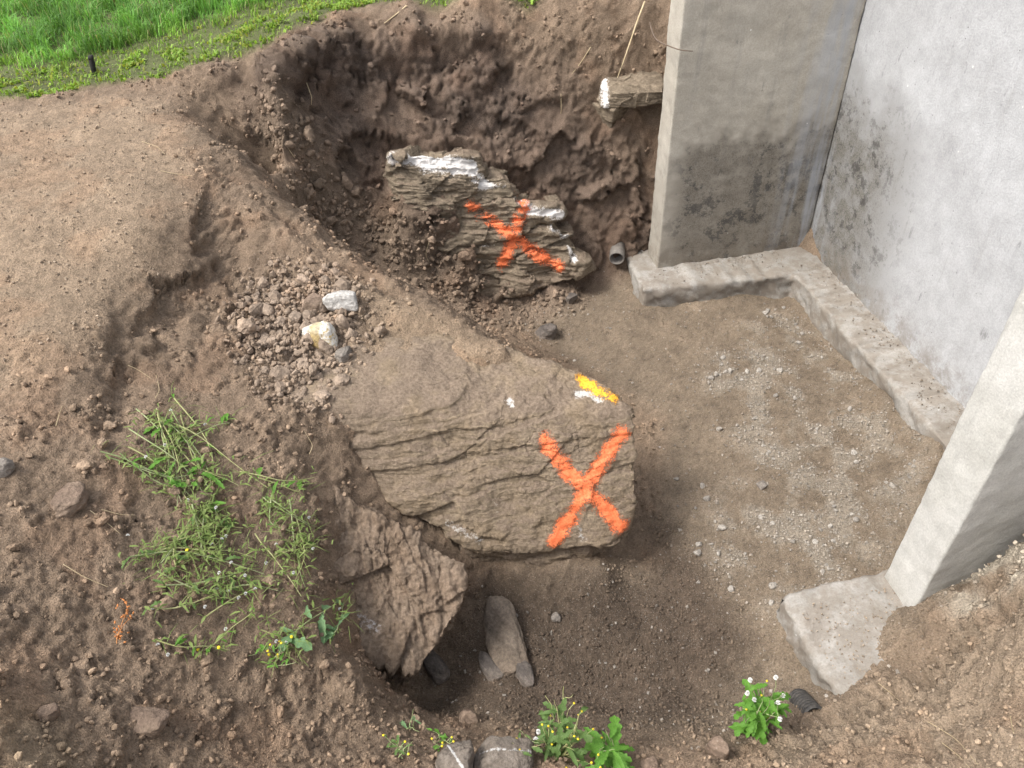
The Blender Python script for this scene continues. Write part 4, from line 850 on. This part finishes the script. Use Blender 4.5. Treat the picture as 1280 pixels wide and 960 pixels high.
# ---------------------------------------------------------------- grass
GREEN = leaf_material('fresh_leaf', (0.085, 0.21, 0.030), (0.14, 0.30, 0.045))
PALEG = leaf_material('pale_leaf', (0.13, 0.24, 0.10), (0.20, 0.32, 0.16))
DARKG = leaf_material('weed_leaf', (0.085, 0.15, 0.040), (0.14, 0.22, 0.07))
WILT = leaf_material('wilted_leaf', (0.135, 0.195, 0.050), (0.23, 0.285, 0.095), 0.3)
STEMG = simple_material('green_stem', (0.22, 0.27, 0.11), (0.36, 0.39, 0.21), 20, 0.6)
STEMY = simple_material('yellowing_stem', (0.32, 0.32, 0.13), (0.42, 0.42, 0.21), 20, 0.6)
STRAW = simple_material('dry_straw', (0.40, 0.31, 0.18), (0.52, 0.42, 0.27), 40, 0.7)
RUST = simple_material('dried_orange', (0.45, 0.16, 0.05), (0.52, 0.24, 0.09), 40, 0.7)
YEL = simple_material('yellow_petal', (0.75, 0.55, 0.02), (0.80, 0.65, 0.05), 40, 0.6)
FLUFF = simple_material('white_fluff', (0.72, 0.71, 0.67), (0.80, 0.80, 0.77), 40, 0.9)
s = NT('grass_blade'); c = s.attr('tone'); tr = s.n('ShaderNodeBsdfTranslucent'); s.l(s.mix(1.0, c, (1.2, 1.25, 0.6, 1), 'MULTIPLY'), tr.inputs[0]); mx = s.n('ShaderNodeMixShader'); mx.inputs[0].default_value = 0.35
s.done(c, 0.55); s.l(s.b.outputs[0], mx.inputs[1]); s.l(tr.outputs[0], mx.inputs[2]); s.l(mx.outputs[0], s.t.nodes['Material Output'].inputs[0]); GRASSM = s.m
def blades(idx, length, width, lean, tone, name, label):
    n = len(idx); b = Pf[idx] + np.concatenate([rng.normal(0, 0.012, (n, 2)), np.full((n, 1), -0.004)], 1); th = rng.uniform(0, 6.283, n)
    d = np.stack([np.cos(th), np.sin(th), np.zeros(n)], -1); sd_ = np.stack([-np.sin(th + 0.4), np.cos(th + 0.4), np.zeros(n)], -1) * (width / 2)[:, None]; up = np.array([0, 0, 1.0])
    k1 = b + (up * 0.55 + d * (lean * 0.28)[:, None]) * length[:, None]; k2 = b + (up * (0.95 - 0.4 * lean)[:, None] + d * lean[:, None]) * length[:, None]
    V = np.stack([b - sd_, b + sd_, k1 - sd_ * 0.8, k1 + sd_ * 0.8, k2 - sd_ * 0.08, k2 + sd_ * 0.08], 1).reshape(-1, 3)
    o = (np.arange(n) * 6)[:, None]; Fq = np.concatenate([o + np.array([0, 1, 3, 2]), o + np.array([2, 3, 5, 4])], 0)
    me = mesh_np(name, V, Fq); set_col(me, 'tone', np.repeat(tone, 6, 0))
    return tag(obj(name, me, GRASSM), label, 'grass', kind='stuff')
lawn_w = np.where(inframe & (LAWN > 0.45), AREA, 0)
edge_d, _ = seg_dist([at(*p) for p in lawn_line] + [np.array([0.60, 5.75, 0]), np.array([0.82, 5.52, 0]), np.array([1.3, 5.50, 0])])
back = sstep(0.20, 0.75, edge_d + 0.30 * n_a)
tuft = sstep(-0.25, 0.35, fbm(Pf, 5.5, 2, 51)); pale = sstep(-0.1, 0.4, fbm(Pf, 3.0, 2, 52))
pr = lawn_w * (0.35 + 0.8 * back) * (0.35 + tuft); idx = rng.choice(len(Pf), 52000, p=pr / pr.sum()); bk = back[idx]
ln = (0.028 + 0.080 * bk) * rng.uniform(0.5, 1.4, len(idx)) * (0.55 + 0.75 * tuft[idx])
g0 = np.array([0.240, 0.370, 0.060]); g1 = np.array([0.165, 0.345, 0.075])
tone = (g0 * (1 - bk[:, None]) + g1 * bk[:, None]) * rng.uniform(0.55, 1.45, (len(idx), 1)) * (0.75 + 0.5 * pale[idx, None]); dryb = rng.random(len(idx)) < 0.06; tone[dryb] = (0.36, 0.33, 0.16)
blades(idx, ln, rng.uniform(0.003, 0.007, len(idx)), rng.uniform(0.15, 0.95, len(idx)), tone, 'lawn_grass', 'long bright green grass on the terrace above the dig')
clump = sstep(0.0, 0.35, fbm(Pf, 7, 2, 53))
pr = lawn_w * np.exp(-(edge_d / 0.38) ** 2) * (0.08 + clump); idx = rng.choice(len(Pf), 7000, p=pr / pr.sum())
tone = np.array([0.22, 0.34, 0.055]) * rng.uniform(0.5, 1.4, (len(idx), 1)); yl = rng.random(len(idx)) < 0.25; tone[yl] = np.array([0.28, 0.31, 0.05]) * rng.uniform(0.7, 1.2, (yl.sum(), 1))
blades(idx, rng.uniform(0.010, 0.045, len(idx)), rng.uniform(0.005, 0.020, len(idx)), rng.uniform(0.3, 1.2, len(idx)), tone, 'lawn_weeds', 'low broad-leaved green weeds along the lawn edge')

# ---------------------------------------------------------------- weeds
def leaf_mesh(name, lobes, width, fold, curl, seed, mat):
    r = np.random.default_rng(seed); n = 15; t = np.linspace(0, 1, n)
    prof = np.sin(np.pi * np.clip(t * 0.93 + 0.07, 0, 1)) ** 0.75 * width * (0.55 + 0.6 * t)
    if lobes: prof = prof * (0.45 + 0.55 * np.abs(np.sin(t * np.pi * lobes + r.uniform(0, 1))))
    prof[0] = 0.02; prof[-1] = 0.004
    z = -curl * t ** 2 + 0.03 * np.sin(t * 9 + seed)
    mid = np.stack([t, 0 * t, z], -1); sw = 0.04 * lobes * 0.25
    L = np.stack([t + (prof * 0.35 if lobes else 0), prof, z + fold * prof + 0.02 * r.normal(size=n)], -1); R = np.stack([t + (prof * 0.35 if lobes else 0), -prof, z + fold * prof + 0.02 * r.normal(size=n)], -1)
    V = np.concatenate([L, mid, R]); i = np.arange(n - 1)
    Fq = np.concatenate([np.stack([i, i + n, i + n + 1, i + 1], -1), np.stack([i + n, i + 2 * n, i + 2 * n + 1, i + n + 1], -1)])
    me = mesh_np(name, V, Fq); me.materials.append(mat); return me
LEAF = {m.name: [leaf_mesh('leaf', lb, wd, fo, cu, sd2, m) for lb, wd, fo, cu, sd2 in ((4, .26, .3, .35, 1), (5, .22, .4, .5, 2), (3, .28, .25, .2, 3), (0, .12, .4, .4, 4), (6, .20, .3, .6, 5))] for m in (GREEN, PALEG, DARKG)}
def mat_from(x, up_hint, loc, scale):
    x = np.asarray(x, float); x = x / np.linalg.norm(x); z = np.asarray(up_hint, float) - x * np.dot(x, up_hint); z /= np.linalg.norm(z) + 1e-9; y = np.cross(z, x)
    m = Matrix.Identity(4)
    for r in range(3): m[r][0] = x[r] * scale; m[r][1] = y[r] * scale; m[r][2] = z[r] * scale; m[r][3] = loc[r]
    return m
def part(name, me, parent, m4=None):
    o = bpy.data.objects.new(name, me); COL.objects.link(o); o.parent = parent
    if m4 is not None: o.matrix_local = m4
    return o
def ball(rad, n=3, seed=0):
    V, Fq = _cs.setdefault(n, cube_sphere(n)); return V * rad * (1 + 0.15 * np.random.default_rng(seed).normal(size=(len(V), 1))), Fq
def flower_me(kind):
    if kind == 'white':
        r = np.random.default_rng(8); d = r.normal(size=(70, 3)); d[:, 2] = np.abs(d[:, 2]) + 0.1 * 0; d /= np.linalg.norm(d, axis=1)[:, None]; sx = np.cross(d, r.normal(size=(70, 3))); sx /= np.linalg.norm(sx, axis=1)[:, None]
        V = np.stack([d * 0.1 - sx * 0.05, d * 0.1 + sx * 0.05, d + sx * 0.16, d - sx * 0.16], 1).reshape(-1, 3); Fq = np.arange(280).reshape(-1, 4); m = FLUFF
    else:
        th = np.linspace(0, 6.283, 12, endpoint=False); V = np.concatenate([np.stack([np.cos(th) * r_, np.sin(th) * r_, np.full(12, z_)], -1) for r_, z_ in ((0.35, -0.9), (0.5, 0.0), (1.0, 0.35), (0.25, 0.30))])
        i = np.arange(48).reshape(4, 12); j = np.roll(i, -1, 1); Fq = np.stack([i[:-1], j[:-1], j[1:], i[1:]], -1).reshape(-1, 4); m = YEL
    me = mesh_np('flower_head', V, Fq); me.materials.append(m); return me
FL = {'white': flower_me('white'), 'yellow': flower_me('yellow')}
def curve(p0, p1, sag, n=9, wob=0.006, r=rng):
    t = np.linspace(0, 1, n)[:, None]; p = np.asarray(p0) * (1 - t) + np.asarray(p1) * t; p[:, 2] += sag * 4 * (t * (1 - t))[:, 0]
    p[1:-1] += np.cumsum(r.normal(0, wob, (n - 2, 3)), 0) * 0.6; return p
def upright(name, px, py, label, stems, leaves, flowers, leafmat=GREEN, stemmat=STEMG, seed=0, leaf_len=(0.05, 0.09), spread=0.06, height=(0.15, 0.25)):
    r = np.random.default_rng(seed); base = Pf[spot(px, py)]
    root = tag(empty(name, base), label, 'weed')
    tips = []
    for k_ in range(stems):
        a = r.uniform(0, 6.283); h = r.uniform(*height); tip = np.array([math.cos(a) * spread * r.uniform(0.3, 1.4), math.sin(a) * spread * r.uniform(0.3, 1.4), h])
        c = curve(r.normal(0, 0.012, 3) * (1, 1, 0), tip, 0.0, 9, 0.005, r); V, Fq = tube(c, np.linspace(0.0030, 0.0012, 9), 5)
        me = mesh_np('stem', V, Fq); me.materials.append(stemmat); part('stem', me, root); tips.append(c)
        for q in range(r.integers(1, 3)):   # side branchlets
            i = r.integers(4, 8); e_ = c[i] + np.array([r.normal(0, 0.03), r.normal(0, 0.03), r.uniform(0.02, 0.05)]); cc = curve(c[i], e_, 0.0, 5, 0.003, r); V, Fq = tube(cc, np.linspace(0.0016, 0.0009, 5), 4)
            me = mesh_np('stem', V, Fq); me.materials.append(stemmat); part('stem', me, root); tips.append(cc)
    for k_ in range(leaves):
        c = tips[r.integers(0, len(tips))]; i = int(r.integers(0, max(1, int(len(c) * 0.8)))); a = r.uniform(0, 6.283)
        d = np.array([math.cos(a), math.sin(a), r.uniform(-0.1, 0.7)]); sc = r.uniform(*leaf_len) * (1.15 - 0.5 * i / len(c))
        part('leaf', LEAF[leafmat.name][r.integers(0, 5)], root, mat_from(d, (0, 0, 1), c[i], sc))
    for k_ in range(flowers[0] + flowers[1]):
        c = tips[k_ % len(tips)]; kind = 'white' if k_ < flowers[0] else 'yellow'
        part('flower_head', FL[kind], root, mat_from((1, r.normal(0, .3), 0), (r.normal(0, .4), r.normal(0, .4), 1), c[-1] + r.normal(0, 0.006, 3) * (k_ >= len(tips)), 0.009 if kind == 'white' else 0.0042))
    return root
upright('flowering_weed', 940, 918, 'leafy green weed topped with white seed tufts at the near lip, right', 13, 100, (9, 9), GREEN, seed=5, leaf_len=(0.035, 0.085), spread=0.08, height=(0.16, 0.38))
upright('flowering_weed', 700, 944, 'thin tall weed with small yellow flowers on the near lip', 15, 70, (2, 20), DARKG, STEMY, seed=6, leaf_len=(0.035, 0.08), spread=0.13, height=(0.13, 0.32))
upright('broadleaf_weed', 772, 952, 'broad lobed-leaf green weed at the bottom edge beside the yellow-flowered one', 8, 40, (0, 5), GREEN, seed=7, leaf_len=(0.06, 0.115), spread=0.09, height=(0.06, 0.17))
upright('flowering_weed', 655, 945, 'small weed with one yellow flower just left of the tall one', 3, 9, (0, 3), DARKG, seed=9, leaf_len=(0.03, 0.05), spread=0.03, height=(0.08, 0.13))
upright('seedling', 555, 925, 'small yellow-green seedling tuft beside the reddish stone', 4, 14, (0, 5), GREEN, seed=10, leaf_len=(0.02, 0.04), spread=0.03, height=(0.03, 0.06))
upright('seedling', 512, 912, 'tiny two-leaved green seedling on the lip above the dark hole', 2, 6, (0, 0), PALEG, seed=11, leaf_len=(0.025, 0.045), spread=0.02, height=(0.02, 0.04))
upright('seedling', 497, 945, 'scraggly seedling with yellow buds left of the veined rock', 4, 10, (0, 4), DARKG, seed=12, leaf_len=(0.02, 0.03), spread=0.04, height=(0.02, 0.05))
upright('seedling', 345, 825, 'small yellow-green sprout on the slope below the pulled thistle', 4, 14, (0, 4), GREEN, seed=13, leaf_len=(0.02, 0.035), spread=0.03, height=(0.03, 0.06))
def gpt(px, py, lift=0.012): i = spot(px, py); return Pf[i] + Nf[i] * lift
def fallen(name, label, px, py, stems, leaves, flowers, leafmat, stemmats, seed, fol=0, leaf_len=(0.03, 0.06), rad=(60, 40)):
    """pulled weed lying on the slope: stems = list of pixel polylines on the ground"""
    r = np.random.default_rng(seed); base = gpt(px, py, 0); root = tag(empty(name, base), label, 'weed'); cs = []
    stems = list(stems) + [[(a + r.normal(0, 14), b + r.normal(0, 10)) for a, b in stems[r.integers(0, len(stems))]] for _ in range(len(stems) if fol > 200 else 0)]
    for k_, st in enumerate(stems):
        pts = []
        for (a, b), (c, d) in zip(st[:-1], st[1:]):
            for t in np.linspace(0, 1, 5)[:-1]: pts.append(gpt(a + (c - a) * t, b + (d - b) * t, r.uniform(0.010, 0.04)))
        pts.append(gpt(*st[-1], 0.02)); pts = np.array(pts) - base
        for _ in range(2): pts[1:-1] = (pts[:-2] + pts[1:-1] * 2 + pts[2:]) / 4
        V, Fq = tube(pts, np.linspace(0.0030, 0.0012, len(pts)) * (0.5 if stemmats[0] is RUST else 1), 5); me = mesh_np('stem', V, Fq); me.materials.append(stemmats[k_ % len(stemmats)]); part('stem', me, root); cs.append(pts)
    for k_ in range(leaves):
        c = cs[r.integers(0, len(cs))]; i = r.integers(0, len(c)); d = r.normal(size=3); d[2] = abs(d[2]) * 0.35
        part('leaf', LEAF[leafmat.name][r.integers(0, 5)], root, mat_from(d, (0, 0, 1), c[i], r.uniform(*leaf_len)))
    for k_ in range(flowers[0] + flowers[1]):
        c = cs[r.integers(0, len(cs))]; i = r.integers(0, len(c)); kind = 'white' if k_ < flowers[0] else 'yellow'
        part('flower_head', FL[kind], root, mat_from((1, 0, 0), (r.normal(), r.normal(), 1), c[i] + np.array([r.normal(0, .03), r.normal(0, .03), 0.012]), 0.0065 if kind == 'white' else 0.006))
    if fol:   # tangle of wilted side shoots and fine leaves, too fine to count
        Vs, Fs, off = [], [], 0
        for k_ in range(fol):
            c = cs[r.integers(0, len(cs))]; p = c[r.integers(0, len(c))] + r.normal(0, 0.022, 3) * (1, 1, 0.45); d = r.normal(size=3); d[2] *= 0.4; d /= np.linalg.norm(d)
            thin = r.random() < 0.45; L = r.uniform(0.03, 0.11) if thin else r.uniform(0.012, 0.045); p[2] += 0.006; e_ = p + d * L; m_ = (p + e_) / 2 + np.array([0, 0, r.uniform(0, 0.014)])
            wv = np.cross(d, (0.1, 0.1, 1.0)) * (r.uniform(0.0008, 0.0014) if thin else r.uniform(0.002, 0.006))
            Vs.append(np.array([p - wv * .6, p + wv * .6, m_ - wv, m_ + wv, e_ - wv * .2, e_ + wv * .2])); Fs.append(np.array([[0, 1, 3, 2], [2, 3, 5, 4]]) + off); off += 6
        me = mesh_np('foliage', np.concatenate(Vs), np.concatenate(Fs)); me.materials.append(WILT); o = part('foliage', me, root); o['kind'] = 'stuff'
    return root
fallen('pulled_weed', 'pulled weed heap with long pale stems, uppermost on the left slope', 245, 565, [[(160, 560), (205, 590), (245, 640)], [(165, 540), (230, 590), (262, 625)], [(190, 515), (215, 560), (228, 620)], [(195, 520), (245, 570), (275, 640)], [(200, 525), (250, 548), (330, 610)], [(215, 560), (255, 545), (285, 528)], [(205, 530), (235, 585), (300, 610)], [(145, 575), (195, 600), (250, 610)], [(300, 590), (345, 605), (390, 598)], [(210, 515), (262, 590), (270, 660)]], 38, (5, 0), GREEN, (STEMY, STEMG), 21, 520, (0.03, 0.075), (95, 70))
fallen('pulled_weed', 'dense heap of pulled dark green weeds in the middle of the slope', 245, 680, [[(160, 702), (230, 690), (330, 722)], [(185, 700), (240, 670), (300, 660)], [(200, 715), (230, 660), (265, 625)], [(195, 690), (270, 690), (315, 700)], [(215, 735), (265, 730), (310, 715)], [(240, 640), (262, 670), (270, 700)]], 34, (9, 1), DARKG, (STEMG, STEMY), 22, 650, (0.025, 0.055), (110, 70))
fallen('pulled_weed', 'sparse pulled weed near the edge above the ribbed rock', 365, 680, [[(335, 625), (365, 650), (395, 660)], [(345, 700), (370, 690), (395, 675)], [(360, 630), (365, 690), (375, 735)], [(315, 675), (345, 705), (372, 745)]], 12, (5, 0), DARKG, (STEMG, STEMY), 23, 300, (0.02, 0.045), (50, 90))
fallen('pulled_thistle', 'pulled thistle with broad pale leaves at the edge of the ribbed rock', 398, 775, [[(350, 805), (390, 780), (425, 745)], [(415, 800), (420, 775), (422, 755)]], 13, (4, 0), PALEG, (STEMG,), 24, 60, (0.06, 0.11), (50, 40))
fallen('pulled_weed', 'thin broken stalk with a leafy tip lying low on the slope', 285, 790, [[(255, 815), (290, 785), (318, 765)], [(195, 805), (240, 808), (285, 812)], [(250, 775), (300, 745), (330, 735)]], 14, (5, 2), GREEN, (STEMY,), 25, 80, (0.02, 0.04), (90, 40))
fallen('pulled_weed', 'small yellowing weed clump right of the broken stalk', 350, 812, [[(335, 830), (350, 810), (365, 795)], [(325, 790), (350, 800), (372, 805)]], 10, (0, 5), GREEN, (STEMY,), 26, 70, (0.015, 0.035), (40, 40))
fallen('pulled_weed', 'limp stem looped below the dense weed heap', 270, 745, [[(180, 765), (230, 760), (270, 742), (290, 738)], [(265, 745), (300, 735), (345, 738)]], 10, (5, 0), DARKG, (STEMY, STEMG), 27, 60, (0.02, 0.04), (70, 30))
fallen('dry_sprig', 'dried orange sprig of dock on the lower left slope', 152, 785, [[(150, 808), (153, 780), (156, 748)], [(152, 790), (160, 780)], [(152, 800), (145, 792)], [(153, 775), (158, 765)]], 0, (0, 0), GREEN, (RUST,), 28)
r = np.random.default_rng(40)
dry = bpy.data.objects['dry_sprig']
for k_ in range(34):
    t = r.uniform(0, 1); p = gpt(150 + 6 * t + r.normal(0, 5), 806 - 58 * t, 0.02) - np.array(dry.location); V, Fq = stone_mesh((0.014, 0.007, 0.006), 700 + k_, 2, 8, 0.05); me = mesh_np('seed_husk', V, Fq); me.materials.append(RUST); part('seed_husk', me, dry, mat_from(r.normal(size=3), (0, 0, 1), p, 1.0))
# ---------------------------------------------------------------- straws, roots, stub
def strand(name, label, cat, pix, rad, mat, lift=0.008, group=None, pts=None):
    pts = np.array([gpt(a, b, lift) for a, b in pix]) if pts is None else np.array(pts)
    t = np.linspace(0, 1, len(pts)); tt = np.linspace(0, 1, 14); c = np.stack([np.interp(tt, t, pts[:, k_]) for k_ in range(3)], -1)
    for _ in range(2): c[1:-1] = (c[:-2] + 2 * c[1:-1] + c[2:]) / 4
    b0 = c[0].copy(); V, Fq = tube(c - b0, np.linspace(rad, rad * 0.5, 14), 5)
    return tag(obj(name, mesh_np(name, V, Fq), mat, None, b0), label, cat, group)
for pix, lb in [([(200, 215), (220, 218), (240, 222)], 'pale curved straw on the trodden ground by the scarp'), ([(180, 178), (198, 185), (208, 195)], 'short straw on the trodden ground, farthest up'), ([(195, 500), (200, 490), (195, 470)], 'upright-looking straw above the uppermost pulled weeds'),
                ([(112, 640), (128, 652), (148, 668)], 'straw lying left of the dense weed heap'), ([(70, 535), (75, 520), (78, 510)], 'short straw on the bare left slope'), ([(80, 708), (105, 722), (135, 735)], 'long pale straw below left of the dense weed heap'), ([(128, 637), (150, 642), (168, 646)], 'straw just left of the weed heap, nearly level'),
                ([(1180, 930), (1200, 945), (1212, 960)], 'straw at the bottom edge, right'), ([(1160, 905), (1195, 925), (1225, 955)], 'long straw on the near right bank'), ([(1262, 900), (1270, 920), (1278, 940)], 'pale straw at the lower right corner'), ([(1095, 855), (1110, 865), (1125, 875)], 'straw on the soil below the near footing'), ([(1085, 915), (1110, 925), (1130, 935)], 'straw on the near right bank, middle'),
                ([(160, 455), (175, 465), (190, 475)], 'straw under the scarp on the left slope'), ([(535, 300), (532, 320), (540, 335)], 'pale rootlet on the loose soil left of the rock ledge'), ([(385, 570), (392, 555), (380, 540)], 'curved straw near the left end of the boulder')]:
    strand('dry_straw', lb, 'straw', pix, 0.0015, STRAW)
strand('hanging_root', 'long pale root hanging from the rim down to the flat bank slab', 'root', None, 0.006, STRAW, pts=[aty(806, 2, 5.25), aty(797, 25, 5.10), aty(787, 55, 5.02), aty(779, 78, 4.98), aty(772, 97, 4.97)])
strand('hanging_root', 'dark root curling from the bank across the wing wall end', 'root', None, 0.005, simple_material('root_bark', (0.10, 0.07, 0.05), (0.16, 0.12, 0.09), 50), pts=[aty(812, 28, 5.2), aty(818, 50, 4.9), aty(835, 57, 4.66), aty(850, 63, 4.6), aty(866, 64, 4.61)])
strand('hanging_root', 'twig lying on the bank rim beside the lawn', 'root', [(508, 8), (495, 18), (482, 30)], 0.005, STRAW)
for pix, lb in [([(383, 105), (388, 120), (391, 132)], 'thin rootlet on the left part of the dark bank'), ([(352, 172), (362, 188), (367, 200)], 'thin rootlet low in the left corner of the bank'), ([(700, 120), (702, 140), (697, 165)], 'faint rootlet in the right part of the dark bank'), ([(738, 60), (725, 80), (715, 95)], 'slanting rootlet below the rim right of centre')]:
    strand('rootlet', lb, 'root', pix, 0.003, STRAW)
g = gpt(117, 92, 0); V, Fq = tube(np.array([[0, 0, -0.03], [0.004, 0, 0.02], [0.010, 0.005, 0.06], [0.014, 0.005, 0.085]]), [0.014, 0.015, 0.017, 0.012], 9)
stake = tag(empty('stub_stake', g), 'short black stub standing at the lawn edge', 'stake')
V2, F2 = stone_mesh((0.034, 0.03, 0.03), 811, 6, 8, 0.08)
BLK = simple_material('black_stub', (0.012, 0.011, 0.010), (0.03, 0.028, 0.025), 60, 0.7)
me = mesh_np('post', V, Fq); me.materials.append(BLK); part('post', me, stake)
me = mesh_np('broken_top', V2 + np.array([0.014, 0.005, 0.09]), F2); me.materials.append(BLK); part('broken_top', me, stake)
